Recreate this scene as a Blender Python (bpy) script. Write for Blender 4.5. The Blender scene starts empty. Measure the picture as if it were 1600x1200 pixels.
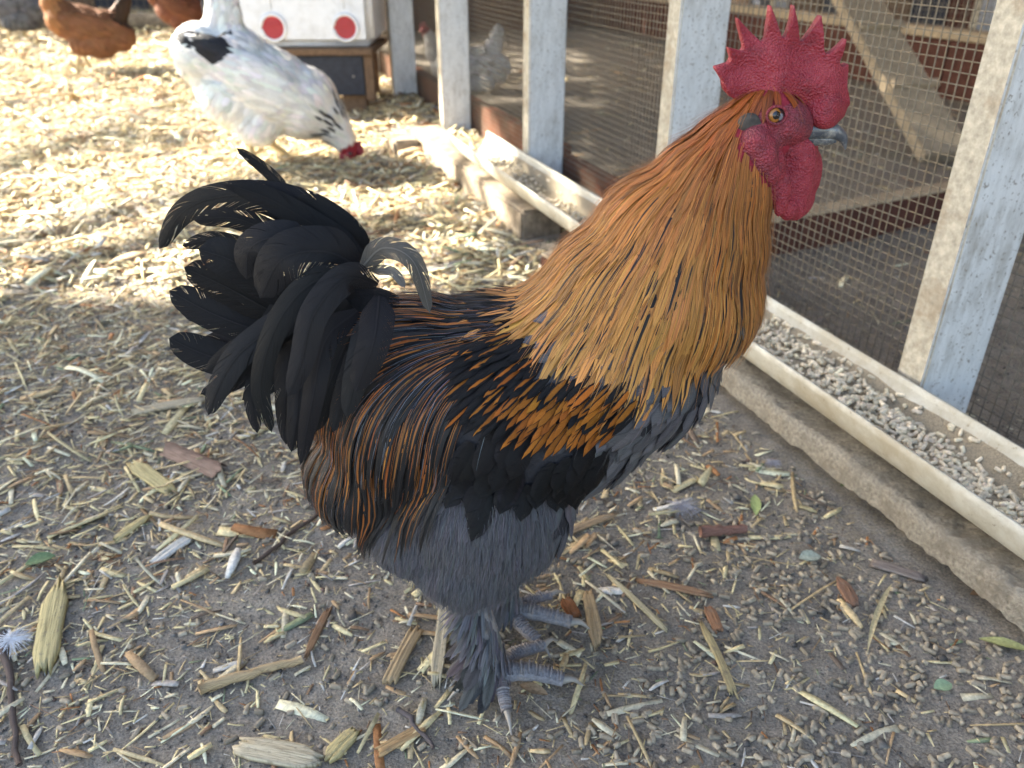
import bpy, bmesh, math, random
import numpy as np
from mathutils import Vector, Matrix, Euler
from mathutils.bvhtree import BVHTree

# ------------------------------------------------------------------ camera, sky, sun, exposure
S = bpy.context.scene
COL = S.collection
CAM_H, PITCH, FPX = 0.55, math.radians(29.2), 1248.0
cam = bpy.data.cameras.new('camera'); camo = bpy.data.objects.new('camera', cam); COL.objects.link(camo)
camo.location = (0, 0, CAM_H); camo.rotation_euler = (math.radians(90) - PITCH, 0, 0)
cam.sensor_width = 36; cam.lens = FPX / 1600 * 36; cam.clip_start = .02; cam.clip_end = 500
cam.dof.use_dof = True; cam.dof.focus_distance = .53; cam.dof.aperture_fstop = 9.5
S.camera = camo
TO_SUN = Vector((-.80, .34, .56)).normalized()
SUN_EL = math.asin(TO_SUN.z); SUN_AZ = math.atan2(TO_SUN.x, TO_SUN.y)
W = bpy.data.worlds.new('World'); S.world = W; W.use_nodes = True
nt = W.node_tree; nt.nodes.clear()
sky = nt.nodes.new('ShaderNodeTexSky'); sky.sky_type = 'NISHITA'; sky.sun_disc = False
sky.sun_elevation = SUN_EL; sky.sun_rotation = SUN_AZ; sky.dust_density = 2.5; sky.ozone_density = .7
bg = nt.nodes.new('ShaderNodeBackground'); bg.inputs[1].default_value = .09
wo = nt.nodes.new('ShaderNodeOutputWorld')
nt.links.new(sky.outputs[0], bg.inputs[0]); nt.links.new(bg.outputs[0], wo.inputs[0])
sl = bpy.data.lights.new('sun', 'SUN'); sl.energy = 5.0; sl.angle = math.radians(.53); sl.color = (1, .93, .82)
so = bpy.data.objects.new('sun', sl); COL.objects.link(so)
so.rotation_euler = TO_SUN.to_track_quat('Z', 'Y').to_euler(); so.location = (-4, 2, 6)
vs = S.view_settings
vs.view_transform = 'Standard'; vs.look = 'None'; vs.gamma = 1; vs.exposure = 2.95; vs.use_curve_mapping = False
try:
    vs.use_white_balance = True; vs.white_balance_temperature = 6650; vs.white_balance_tint = 8
except Exception: pass
S.cycles.transparent_max_bounces = 24; S.cycles.max_bounces = 6

# ------------------------------------------------------------------ helpers
rng = np.random.default_rng(11)
CP, SP = math.cos(PITCH), math.sin(PITCH)
def ray(u, v):
    a = (u - 800) / FPX; b = (600 - v) / FPX
    return np.array([a, CP + b * SP, -SP + b * CP])
def on_z(u, v, z=0.0):              # layout aid: where a sight line meets a height / an upright plane
    r = ray(u, v); t = (z - CAM_H) / r[2]; return np.array([0, 0, CAM_H]) + r * t
def on_y(u, v, y):
    r = ray(u, v); t = y / r[1]; return np.array([0, 0, CAM_H]) + r * t
def proj(p):
    x, y, z = p[0], p[1], p[2] - CAM_H
    zc = y * CP - z * SP
    return 800 + FPX * x / zc, 600 - FPX * (y * SP + z * CP) / zc
def inpoly(u, v, poly):
    c = False; n = len(poly)
    for i in range(n):
        x1, y1 = poly[i]; x2, y2 = poly[i - 1]
        if (y1 > v) != (y2 > v) and u < (x2 - x1) * (v - y1) / (y2 - y1) + x1: c = not c
    return c
FD = np.array([.360, -.933]); FN = np.array([.933, .360])      # along the fence / away from the yard
def fx(t, n, z=0.0):
    q = t * FD + n * FN; return np.array([q[0], q[1], z])

def mat(name, build):
    m = bpy.data.materials.new(name); m.use_nodes = True
    n = m.node_tree.nodes; l = m.node_tree.links; n.clear()
    out = n.new('ShaderNodeOutputMaterial'); b = n.new('ShaderNodeBsdfPrincipled')
    l.new(b.outputs[0], out.inputs[0]); build(n, l, b); return m
def noise(n, l, scale, detail=4, rough=.6, vec=None, co='Object'):
    t = n.new('ShaderNodeTexNoise'); t.inputs['Scale'].default_value = scale
    t.inputs['Detail'].default_value = detail; t.inputs['Roughness'].default_value = rough
    if vec is None:
        c = n.new('ShaderNodeTexCoord'); vec = c.outputs[co]
    l.new(vec, t.inputs['Vector']); return t
def ramp(n, l, src, stops):
    r = n.new('ShaderNodeValToRGB'); e = r.color_ramp.elements
    while len(e) < len(stops): e.new(.5)
    for i, (p, c) in enumerate(stops):
        e[i].position = p; e[i].color = (*c, 1) if len(c) == 3 else c
    l.new(src, r.inputs[0]); return r
def mix(n, l, f, a, b, mode='MIX'):
    m = n.new('ShaderNodeMix'); m.data_type = 'RGBA'; m.blend_type = mode
    for i, s in ((0, f), (6, a), (7, b)):
        if isinstance(s, (int, float)): m.inputs[i].default_value = s
        elif isinstance(s, tuple): m.inputs[i].default_value = (*s, 1)
        else: l.new(s, m.inputs[i])
    return m.outputs[2]
def math_(n, l, op, a, b=None, c=None):
    m = n.new('ShaderNodeMath'); m.operation = op
    for i, s in enumerate((a, b, c)):
        if s is None: continue
        if isinstance(s, (int, float)): m.inputs[i].default_value = s
        else: l.new(s, m.inputs[i])
    return m.outputs[0]
def bump(n, l, b, h, dist=.002, strength=.6):
    k = n.new('ShaderNodeBump'); k.inputs['Distance'].default_value = dist; k.inputs['Strength'].default_value = strength
    l.new(h, k.inputs['Height']); l.new(k.outputs[0], b.inputs['Normal'])

def tag(o, label=None, cat=None, group=None, kind=None):
    if label: o['label'] = label
    if cat: o['category'] = cat
    if group: o['group'] = group
    if kind: o['kind'] = kind
    return o
def empty(name, loc, label=None, cat=None, group=None):
    o = bpy.data.objects.new(name, None); COL.objects.link(o); o.location = loc; o.empty_display_size = .05
    return tag(o, label, cat, group)
def origin(parent):
    v = Vector((0, 0, 0))
    while parent is not None: v += Vector(parent.location); parent = parent.parent
    return np.array(v)
def link(name, me, m, parent=None):
    if m is not None:
        for q in (m if isinstance(m, (list, tuple)) else [m]): me.materials.append(q)
    o = bpy.data.objects.new(name, me); COL.objects.link(o)
    if parent is not None: o.parent = parent
    return o
def grid_mesh(name, V, F, smooth=False, uv=None, attrs=None):
    """V (n,3), F (m,k) of one polygon size; uv per vertex; attrs {name: (n,4)}"""
    V = np.asarray(V, np.float32); F = np.asarray(F, np.int32); m, k = F.shape
    me = bpy.data.meshes.new(name)
    me.vertices.add(len(V)); me.vertices.foreach_set('co', V.ravel())
    me.loops.add(m * k); me.loops.foreach_set('vertex_index', F.ravel())
    me.polygons.add(m); me.polygons.foreach_set('loop_start', np.arange(0, m * k, k, dtype=np.int32))
    me.polygons.foreach_set('loop_total', np.full(m, k, np.int32))
    if smooth: me.polygons.foreach_set('use_smooth', np.ones(m, bool))
    if uv is not None:
        ul = me.uv_layers.new(name='UVMap'); ul.data.foreach_set('uv', np.asarray(uv, np.float32)[F.ravel()].ravel())
    for a, d in (attrs or {}).items():
        at = me.attributes.new(a, 'FLOAT_COLOR', 'POINT'); at.data.foreach_set('color', np.asarray(d, np.float32).ravel())
    me.update(calc_edges=True); me.validate(); return me
def add(name, V, F, m, parent=None, base=None, **k):
    """world-space vertices become an object whose origin is its parent's base (or base)"""
    b = origin(parent) if parent is not None else (np.zeros(3) if base is None else np.asarray(base, float))
    o = link(name, grid_mesh(name, np.asarray(V) - b, F, **k), m, parent)
    if parent is None: o.location = b
    return o
BOXF = np.array([[0,3,2,1],[4,5,6,7],[0,1,5,4],[1,2,6,5],[2,3,7,6],[3,0,4,7]])
def box_fn(t0, t1, n0, n1, z0, z1):
    return np.array([fx(t, n, z) for z in (z0, z1) for t, n in ((t0,n0),(t1,n0),(t1,n1),(t0,n1))])
def box_xy(x0, x1, y0, y1, z0, z1):
    return np.array([(x, y, z) for z in (z0, z1) for x, y in ((x0,y0),(x1,y0),(x1,y1),(x0,y1))])
def bevel_box(name, V, m, parent, bev=.003, seg=2, wob=0.0, cuts=0):
    bm = bmesh.new(); vs_ = [bm.verts.new(v) for v in (V - origin(parent))]
    for f in BOXF: bm.faces.new([vs_[i] for i in f])
    if cuts: bmesh.ops.subdivide_edges(bm, edges=[e for e in bm.edges if e.calc_length() > .2], cuts=cuts, use_grid_fill=True)
    bmesh.ops.recalc_face_normals(bm, faces=bm.faces)
    bmesh.ops.bevel(bm, geom=[e for e in bm.edges if e.calc_face_angle(0) > .5], offset=bev, segments=seg, affect='EDGES')
    if wob:
        r = random.Random(len(bm.verts))
        for v in bm.verts: v.co += Vector((r.uniform(-1,1), r.uniform(-1,1), r.uniform(-1,1))) * wob
    me = bpy.data.meshes.new(name); bm.to_mesh(me); bm.free()
    return link(name, me, m, parent)
def tube(path, rad, sides=8, cap=True):
    """quads of a tube along a path"""
    P = np.asarray(path, float); R = np.broadcast_to(np.asarray(rad, float), (len(P),))
    T = np.gradient(P, axis=0); T /= np.linalg.norm(T, axis=1)[:, None] + 1e-12
    ref = np.array([0, 0, 1.]) if abs(T[:, 2]).mean() < .8 else np.array([0, 1., 0])
    A = np.cross(T, ref); A /= np.linalg.norm(A, axis=1)[:, None] + 1e-12; B = np.cross(A, T)
    th = np.arange(sides) * 2 * np.pi / sides
    V = (P[:, None] + R[:, None, None] * (np.cos(th)[None, :, None] * A[:, None] + np.sin(th)[None, :, None] * B[:, None])).reshape(-1, 3)
    F = []
    for i in range(len(P) - 1):
        for j in range(sides):
            k = (j + 1) % sides
            F.append((i*sides+j, (i+1)*sides+j, (i+1)*sides+k, i*sides+k))
    if cap:
        for b in (0, (len(P) - 1) * sides):
            for j in range(1, sides - 2, 2):
                q = (b, b+j, b+j+1, b+j+2); F.append(q if b else q[::-1])
    return V, np.array(F)
def merge(parts):
    V, F, o = [], [], 0
    for v, f in parts:
        V.append(v); F.append(np.asarray(f) + o); o += len(v)
    return np.concatenate(V), np.concatenate(F)
def spline(pts, k=8):
    """Catmull-Rom through the points, k samples per span"""
    P = np.asarray(pts, float); P = np.vstack([2*P[0]-P[1], P, 2*P[-1]-P[-2]]); out = []
    for i in range(1, len(P) - 2):
        for t in np.linspace(0, 1, k, endpoint=False):
            a, b, c, d = P[i-1], P[i], P[i+1], P[i+2]
            out.append(.5*((2*b)+(c-a)*t+(2*a-5*b+4*c-d)*t*t+(3*b-a-3*c+d)*t**3))
    out.append(P[-2]); return np.array(out)
def blob(name, balls, voxel=.004, smooth=8, extra=None):
    """one continuous surface grown over overlapping ellipsoids: (centre, radii[, rot_y])"""
    bm = bmesh.new()
    for b in balls:
        c, r = b[0], b[1]; rot = b[2] if len(b) > 2 else 0
        M = Matrix.Translation(c) @ Euler((0, rot, 0)).to_matrix().to_4x4() @ Matrix.Diagonal((*r, 1))
        bmesh.ops.create_icosphere(bm, subdivisions=3, radius=1, matrix=M)
    if extra: extra(bm)
    me = bpy.data.meshes.new(name); bm.to_mesh(me); bm.free()
    o = bpy.data.objects.new('tmp', me); COL.objects.link(o)
    r = o.modifiers.new('r', 'REMESH'); r.mode = 'VOXEL'; r.voxel_size = voxel; r.use_smooth_shade = True
    s = o.modifiers.new('s', 'SMOOTH'); s.iterations = smooth; s.factor = .5
    bpy.context.view_layer.update()
    out = bpy.data.meshes.new_from_object(o.evaluated_get(bpy.context.evaluated_depsgraph_get()))
    bpy.data.objects.remove(o); bpy.data.meshes.remove(me)
    out.name = name
    out.polygons.foreach_set('use_smooth', np.ones(len(out.polygons), bool))
    return out
def mesh_np(me):
    V = np.empty(len(me.vertices) * 3, np.float32); me.vertices.foreach_get('co', V); return V.reshape(-1, 3)
def bvh_of(me):
    return BVHTree.FromPolygons([v.co for v in me.vertices], [p.vertices[:] for p in me.polygons])
def surf_samples(me, spacing, r, n_try=None):
    """roughly even random points on a mesh"""
    me.calc_loop_triangles()
    V = mesh_np(me).astype(float); T = np.array([t.vertices[:] for t in me.loop_triangles])
    a = V[T[:, 0]]; b = V[T[:, 1]]; c = V[T[:, 2]]
    ar = np.linalg.norm(np.cross(b - a, c - a), axis=1) / 2
    n = n_try or int(ar.sum() / spacing**2 * 3.2)
    i = r.choice(len(T), n, p=ar / ar.sum()); u, w = r.random(n), r.random(n)
    f = u + w > 1; u[f] = 1 - u[f]; w[f] = 1 - w[f]
    P = a[i] + (b[i] - a[i]) * u[:, None] + (c[i] - a[i]) * w[:, None]
    cell = {}; out = []; s2 = spacing * spacing
    for p in P:
        k = tuple((p // spacing).astype(int)); ok = True
        for dx in (-1, 0, 1):
            for dy in (-1, 0, 1):
                for dz in (-1, 0, 1):
                    for q in cell.get((k[0]+dx, k[1]+dy, k[2]+dz), ()):
                        if ((p - q)**2).sum() < s2: ok = False; break
                    if not ok: break
                if not ok: break
            if not ok: break
        if ok: cell.setdefault(k, []).append(p); out.append(p)
    return np.array(out)

# ------------------------------------------------------------------ materials
def m_feather(fray=.0, rough=.6, spec=.14, sheen=.02, freq=34, silky=False, split=False):
    def b(n, l, p):
        uv = n.new('ShaderNodeUVMap'); sp = n.new('ShaderNodeSeparateXYZ'); l.new(uv.outputs[0], sp.inputs[0])
        a = math_(n, l, 'ABSOLUTE', math_(n, l, 'MULTIPLY_ADD', sp.outputs[0], 2, -1))
        ce = n.new('ShaderNodeAttribute'); ce.attribute_name = 'cedge'
        cm = n.new('ShaderNodeAttribute'); cm.attribute_name = 'cmid'
        bx = math_(n, l, 'MULTIPLY', math_(n, l, 'SUBTRACT', math_(n, l, 'MULTIPLY', sp.outputs[1], 5), a), freq)
        cb = n.new('ShaderNodeCombineXYZ'); l.new(bx, cb.inputs[0]); l.new(math_(n, l, 'MULTIPLY', sp.outputs[0], 1.6), cb.inputs[1])
        l.new(math_(n, l, 'MULTIPLY', ce.outputs['Alpha'], 57), cb.inputs[2])
        if silky:        # barbs lie almost along the shaft
            l.new(math_(n, l, 'ADD', math_(n, l, 'MULTIPLY', a, 5.0), math_(n, l, 'MULTIPLY', sp.outputs[1], -3.0)), cb.inputs[0])
            l.new(math_(n, l, 'MULTIPLY', math_(n, l, 'SIGN', math_(n, l, 'SUBTRACT', sp.outputs[0], .5)), 3.0), cb.inputs[1])
        nz = noise(n, l, 1.0, 4 if silky else 3, .65, vec=cb.outputs[0])
        w = math_(n, l, 'ADD', a, math_(n, l, 'MULTIPLY_ADD', nz.outputs[0], .5, -.25))
        mr = n.new('ShaderNodeMapRange'); mr.interpolation_type = 'SMOOTHSTEP'
        l.new(w, mr.inputs[0]); l.new(math_(n, l, 'SUBTRACT', cm.outputs['Alpha'], .13), mr.inputs[1]); l.new(math_(n, l, 'ADD', cm.outputs['Alpha'], .13), mr.inputs[2])
        c = mix(n, l, mr.outputs[0], cm.outputs['Color'], ce.outputs['Color'])
        sh = ramp(n, l, nz.outputs[0], [(.25, (.55,)*3), (.7, (1.3,)*3)])
        c = mix(n, l, 1.0, c, sh.outputs[0], 'MULTIPLY')
        l.new(c, p.inputs['Base Color']); p.inputs['Roughness'].default_value = rough
        p.inputs['Specular IOR Level'].default_value = spec
        p.inputs['Sheen Weight'].default_value = sheen; p.inputs['Sheen Roughness'].default_value = .4
        bump(n, l, p, nz.outputs[0], .0008, .5)
        if fray:
            al = math_(n, l, 'LESS_THAN', a, math_(n, l, 'MULTIPLY_ADD', nz.outputs[0], fray * 2.2, 1.05 - fray * 1.4))
            if split:        # vanes part along a few barbs
                c2 = n.new('ShaderNodeCombineXYZ'); l.new(math_(n, l, 'MULTIPLY', bx, .045), c2.inputs[0]); l.new(math_(n, l, 'SIGN', math_(n, l, 'SUBTRACT', sp.outputs[0], .5)), c2.inputs[1]); l.new(math_(n, l, 'MULTIPLY', ce.outputs['Alpha'], 91), c2.inputs[2])
                sn = noise(n, l, 1.0, 2, .5, vec=c2.outputs[0]); gap = math_(n, l, 'ABSOLUTE', math_(n, l, 'SUBTRACT', sn.outputs[0], .5))
                open_ = math_(n, l, 'MULTIPLY', math_(n, l, 'LESS_THAN', gap, .006), math_(n, l, 'GREATER_THAN', a, .42))
                al = math_(n, l, 'MULTIPLY', al, math_(n, l, 'SUBTRACT', 1.0, open_))
            l.new(al, p.inputs['Alpha'])
    return b
M_FEATHER = mat('soft_feather', m_feather(.35))
M_TAIL = mat('tail_feather', m_feather(.10, .5, .16, .0, 60, split=True))
M_HACKLE = mat('hackle_feather', m_feather(.30, .5, .3, .05, silky=True))
M_COVERT = mat('covert_feather', m_feather(.16))
M_DOWN = mat('fluff', m_feather(.5, .85, .1, .08))
def m_attr(rough=.7, nscale=60, var=.5, spec=.3, bumpd=.0015, stretch=None):
    def b(n, l, p):
        c = n.new('ShaderNodeAttribute'); c.attribute_name = 'col'
        tc = n.new('ShaderNodeTexCoord'); v = tc.outputs['Object']
        nz = noise(n, l, nscale, 5, .65, vec=v)
        sh = ramp(n, l, nz.outputs[0], [(.25, (1 - var,)*3), (.72, (1 + var * .5,)*3)])
        l.new(mix(n, l, 1.0, c.outputs['Color'], sh.outputs[0], 'MULTIPLY'), p.inputs['Base Color'])
        p.inputs['Roughness'].default_value = rough; p.inputs['Specular IOR Level'].default_value = spec
        bump(n, l, p, nz.outputs[0], bumpd, .7)
    return b
M_LITTER = mat('wood_litter', m_attr(.75, 260, .45, .25))
def m_chip(n, l, p):       # split wood: grain runs along the piece
    c = n.new('ShaderNodeAttribute'); c.attribute_name = 'col'; uv = n.new('ShaderNodeUVMap')
    mp = n.new('ShaderNodeMapping'); mp.inputs['Scale'].default_value = (9, 1.3, 1); l.new(uv.outputs[0], mp.inputs[0])
    oi = n.new('ShaderNodeObjectInfo'); ad = n.new('ShaderNodeVectorMath'); ad.operation = 'ADD'; l.new(mp.outputs[0], ad.inputs[0]); l.new(oi.outputs['Location'], ad.inputs[1])
    g = noise(n, l, 2.2, 7, .72, vec=ad.outputs[0]); k = noise(n, l, 160, 4, .6)
    s = ramp(n, l, g.outputs[0], [(.32, (.42,.38,.33)), (.5, (.92,.92,.92)), (.7, (1.2,1.2,1.15))]).outputs[0]
    q = mix(n, l, 1.0, c.outputs['Color'], s, 'MULTIPLY'); d = ramp(n, l, k.outputs[0], [(.56, (0,0,0)), (.72, (1,1,1))]).outputs[0]
    l.new(mix(n, l, math_(n, l, 'MULTIPLY', d, .6), q, (.20,.165,.13)), p.inputs['Base Color']); p.inputs['Roughness'].default_value = .8
    p.inputs['Specular IOR Level'].default_value = .2; bump(n, l, p, g.outputs[0], .0018, .8)
M_CHIP = mat('split_wood', m_chip)
M_SKIN = mat('body_skin', m_attr(.8, 300, .3, .1))
def plain(color, rough=.6, nscale=40, var=.25, spec=.4, bd=.001, metal=0, dirt=None, dscale=8):
    def b(n, l, p):
        nz = noise(n, l, nscale, 6, .65)
        sh = ramp(n, l, nz.outputs[0], [(.28, tuple(x * (1 - var) for x in color)), (.7, tuple(min(1, x * (1 + var * .4)) for x in color))])
        c = sh.outputs[0]
        if dirt:
            d = noise(n, l, dscale, 7, .7); f = ramp(n, l, d.outputs[0], [(.48, (0,0,0)), (.68, (1,1,1))])
            c = mix(n, l, f.outputs[0], c, dirt)
        l.new(c, p.inputs['Base Color']); p.inputs['Roughness'].default_value = rough
        p.inputs['Specular IOR Level'].default_value = spec; p.inputs['Metallic'].default_value = metal
        bump(n, l, p, nz.outputs[0], bd, .6)
    return b
def m_paint(n, l, p):      # flaking, speckled white paint on rough sawn studs
    tc = n.new('ShaderNodeTexCoord')
    mp = n.new('ShaderNodeMapping'); mp.inputs['Scale'].default_value = (1, 1, .25); l.new(tc.outputs['Object'], mp.inputs[0])
    g = noise(n, l, 70, 6, .7, vec=mp.outputs[0]); sp = noise(n, l, 210, 3, .6); big = noise(n, l, 7, 5, .7)
    c = ramp(n, l, g.outputs[0], [(.3, (.60, .60, .58)), (.6, (.78, .78, .76))]).outputs[0]
    spots = ramp(n, l, sp.outputs[0], [(.60, (0,0,0)), (.67, (1,1,1))]).outputs[0]
    c = mix(n, l, math_(n, l, 'MULTIPLY', spots, .75), c, (.20, .16, .11))
    stain = ramp(n, l, big.outputs[0], [(.46, (0,0,0)), (.72, (1,1,1))]).outputs[0]
    gm = ramp(n, l, g.outputs[0], [(.36, (1,1,1)), (.56, (.15,.15,.15))]).outputs[0]
    c = mix(n, l, math_(n, l, 'MULTIPLY', math_(n, l, 'MULTIPLY', stain, gm), .8), c, (.30, .25, .18))
    l.new(c, p.inputs['Base Color']); p.inputs['Roughness'].default_value = .7
    bump(n, l, p, g.outputs[0], .0012, .6)
M_PAINT = mat('flaking_white_paint', m_paint)
M_PAINTEDGE = mat('weathered_paint_edge', plain((.47,.43,.345), .85, 110, .45, .2, .002, dirt=(.25,.19,.125), dscale=16))
M_RED = mat('red_brown_board', plain((.20,.075,.042), .75, 60, .4, .2, .002, dirt=(.15,.10,.07), dscale=10))
M_REDDARK = mat('dark_red_board', plain((.11,.045,.032), .8, 50, .4, .2, .002))
M_TANWOOD = mat('tan_board', plain((.46,.36,.24), .75, 60, .35, .2, .002))
M_GREYWOOD = mat('weathered_timber', plain((.27,.215,.155), .85, 45, .5, .15, .004, dirt=(.38,.32,.23), dscale=25))
M_CRUST = mat('crusted_board', plain((.31,.275,.22), .95, 220, .55, .1, .005, dirt=(.19,.165,.13), dscale=30))
M_WIRE = mat('galvanised_wire', plain((.19,.17,.135), .5, 200, .4, .5, .0003, .4, dirt=(.22,.17,.11), dscale=60))
def m_pvc(n, l, p):
    a_ = noise(n, l, 9, 8, .75); b_ = noise(n, l, 130, 4, .7); g = noise(n, l, 30, 6, .7)
    c = ramp(n, l, g.outputs[0], [(.3, (.42,.39,.31)), (.6, (.54,.52,.45))]).outputs[0]
    f = ramp(n, l, a_.outputs[0], [(.45, (0,0,0)), (.60, (1,1,1))]).outputs[0]
    c = mix(n, l, math_(n, l, 'MULTIPLY', f, .75), c, (.34,.29,.205))
    s = ramp(n, l, b_.outputs[0], [(.64, (0,0,0)), (.70, (1,1,1))]).outputs[0]
    c = mix(n, l, math_(n, l, 'MULTIPLY', s, .7), c, (.17,.13,.085))
    l.new(c, p.inputs['Base Color']); p.inputs['Roughness'].default_value = .55; bump(n, l, p, g.outputs[0], .0008, .5)
M_PVC = mat('dirty_white_plastic', m_pvc)
M_TUB = mat('white_tub_plastic', plain((.80,.81,.83), .4, 30, .05, .5, .0003, dirt=(.66,.66,.66), dscale=20))
M_REDPLASTIC = mat('red_plastic', plain((.42,.03,.04), .45, 30, .2, .5, .0003))
M_DARKBOARD = mat('dark_painted_board', plain((.035,.04,.055), .7, 50, .4, .3, .001))
M_BROWNWOOD = mat('brown_post', plain((.17,.11,.07), .8, 50, .4, .2, .002))
M_NAIL = mat('nail', plain((.4,.38,.34), .4, 50, .2, .5, .0002, .8))
def m_comb(n, l, p):
    a = noise(n, l, 420, 4, .7); b2 = noise(n, l, 55, 7, .75)
    c = ramp(n, l, b2.outputs[0], [(.25, (.10,.008,.014)), (.5, (.26,.016,.028)), (.78, (.34,.045,.055))]).outputs[0]
    w = ramp(n, l, a.outputs[0], [(.58, (0,0,0)), (.72, (1,1,1))]).outputs[0]
    c = mix(n, l, math_(n, l, 'MULTIPLY', w, .28), c, (.44,.20,.20))
    l.new(c, p.inputs['Base Color']); p.inputs['Roughness'].default_value = .55
    p.inputs['Subsurface Weight'].default_value = .12; p.inputs['Subsurface Radius'].default_value = (.006,.0015,.001); p.inputs['Subsurface Scale'].default_value = 1
    v = n.new('ShaderNodeTexVoronoi'); v.inputs['Scale'].default_value = 760
    tc = n.new('ShaderNodeTexCoord'); l.new(tc.outputs['Object'], v.inputs['Vector'])
    h = math_(n, l, 'ADD', math_(n, l, 'MULTIPLY', v.outputs['Distance'], .6), b2.outputs[0])
    bump(n, l, p, h, .0024, .65)
M_COMB = mat('red_comb_skin', m_comb)
def m_face(n, l, p):
    b2 = noise(n, l, 120, 5, .7); d = noise(n, l, 45, 4, .6)
    c = ramp(n, l, b2.outputs[0], [(.3, (.15,.016,.024)), (.6, (.29,.028,.042))]).outputs[0]
    k = ramp(n, l, d.outputs[0], [(.45, (0,0,0)), (.65, (1,1,1))]).outputs[0]
    c = mix(n, l, math_(n, l, 'MULTIPLY', k, .7), c, (.10,.028,.036))
    l.new(c, p.inputs['Base Color']); p.inputs['Roughness'].default_value = .6
    v = n.new('ShaderNodeTexVoronoi'); v.inputs['Scale'].default_value = 700
    tc = n.new('ShaderNodeTexCoord'); l.new(tc.outputs['Object'], v.inputs['Vector'])
    bump(n, l, p, math_(n, l, 'ADD', v.outputs['Distance'], b2.outputs[0]), .0016, .8)
M_FACE = mat('red_face_skin', m_face)
M_BEAK = mat('dark_horn_beak', plain((.075,.085,.10), .25, 130, .5, .6, .0003, dirt=(.40,.37,.31), dscale=70))
M_CLAW = mat('pale_claw', plain((.34,.30,.25), .4, 90, .3, .5, .0003))
M_LEG = mat('slate_scaled_leg', plain((.24,.23,.24), .6, 420, .5, .35, .0016, dirt=(.34,.29,.25), dscale=90))
M_IRIS = mat('orange_iris', plain((.36,.14,.025), .12, 500, .5, .6, .0001))
M_PUPIL = mat('black_pupil', plain((.005,.005,.006), .05, 50, .1, .8, .0001))
M_EYEWHITE = mat('pale_eye_rim', plain((.20,.20,.22), .2, 90, .2, .6, .0001))
M_LOBE = mat('grey_earlobe', plain((.075,.065,.055), .8, 260, .5, .2, .001))
M_EYEDARK = mat('dark_eye_ring', plain((.035,.015,.016), .4, 90, .3, .4, .0002))
# ------------------------------------------------------------------ ground
def gh(x, y):
    x = np.asarray(x, float); y = np.asarray(y, float)
    z = .0022*np.sin(7*x+3*y+1) + .0018*np.sin(-5*x+11*y) + .0012*np.sin(23*x+.5)*np.sin(19*y+2) + .0007*np.sin(61*x+9*y)*np.sin(53*y-17*x)
    n = x*FN[0] + y*FN[1]; t = x*FD[0] + y*FD[1]
    z = z + .022*np.exp(-((n-.70)/.10)**2) * (t < -2.05) + .012*np.exp(-((n-.86)/.10)**2)
    far = np.clip((np.hypot(x, y) - 3) / 4, 0, 1); z = z + far*.018*np.sin(2.1*x+1.3*y)*np.sin(1.7*y-.6*x)
    return z - .004
def axis(a, b, lo, hi, fine, grow=1.18):
    c = list(np.arange(lo, hi, fine)); s = fine
    x = hi
    while x < b: c.append(x); s *= grow; x += s
    x = lo; s = fine; h = []
    while x > a: s *= grow; x -= s; h.append(x)
    return np.array(h[::-1] + c)
gx = axis(-120, 120, -1.3, 1.5, .013); gy = axis(-20, 220, .15, 2.4, .013)
X, Y_ = np.meshgrid(gx, gy); Z = gh(X, Y_)
r0 = np.random.default_rng(3); fine = np.hypot(X, Y_) < 4
Z = Z + fine * (r0.random(X.shape) - .5) * .0035
nx_, ny_ = len(gx), len(gy); I = np.arange(nx_*ny_).reshape(ny_, nx_)
GF = np.stack([I[:-1,:-1], I[:-1,1:], I[1:,1:], I[1:,:-1]], -1).reshape(-1, 4)
def m_ground(n, l, p):
    a = noise(n, l, 26, 8, .72); b = noise(n, l, 420, 4, .7); c2 = noise(n, l, 3.2, 5, .6); g = noise(n, l, 130, 5, .7)
    c = ramp(n, l, a.outputs[0], [(.3, (.205,.178,.145)), (.55, (.305,.268,.222)), (.75, (.41,.365,.30))]).outputs[0]
    sp = ramp(n, l, b.outputs[0], [(.30, (.45,.45,.45)), (.52, (1,1,1)), (.70, (1.55,1.5,1.4))]).outputs[0]
    c = mix(n, l, 1.0, c, sp, 'MULTIPLY')
    st = ramp(n, l, c2.outputs[0], [(.38, (0,0,0)), (.62, (1,1,1))]).outputs[0]
    st2 = ramp(n, l, g.outputs[0], [(.50, (0,0,0)), (.58, (1,1,1))]).outputs[0]
    c = mix(n, l, math_(n, l, 'MULTIPLY', math_(n, l, 'MULTIPLY', st, st2), .5), c, (.30,.245,.15))
    l.new(c, p.inputs['Base Color']); p.inputs['Roughness'].default_value = .95; p.inputs['Specular IOR Level'].default_value = .15
    h = math_(n, l, 'ADD', math_(n, l, 'MULTIPLY', b.outputs[0], .5), math_(n, l, 'ADD', a.outputs[0], g.outputs[0]))
    bump(n, l, p, h, .005, .9)
M_GROUND = mat('packed_dirt', m_ground)
ground = add('ground', np.stack([X, Y_, Z], -1).reshape(-1, 3), GF, M_GROUND, smooth=True)
tag(ground, 'bare grey brown packed dirt of the chicken yard', None, None, 'structure')

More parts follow.
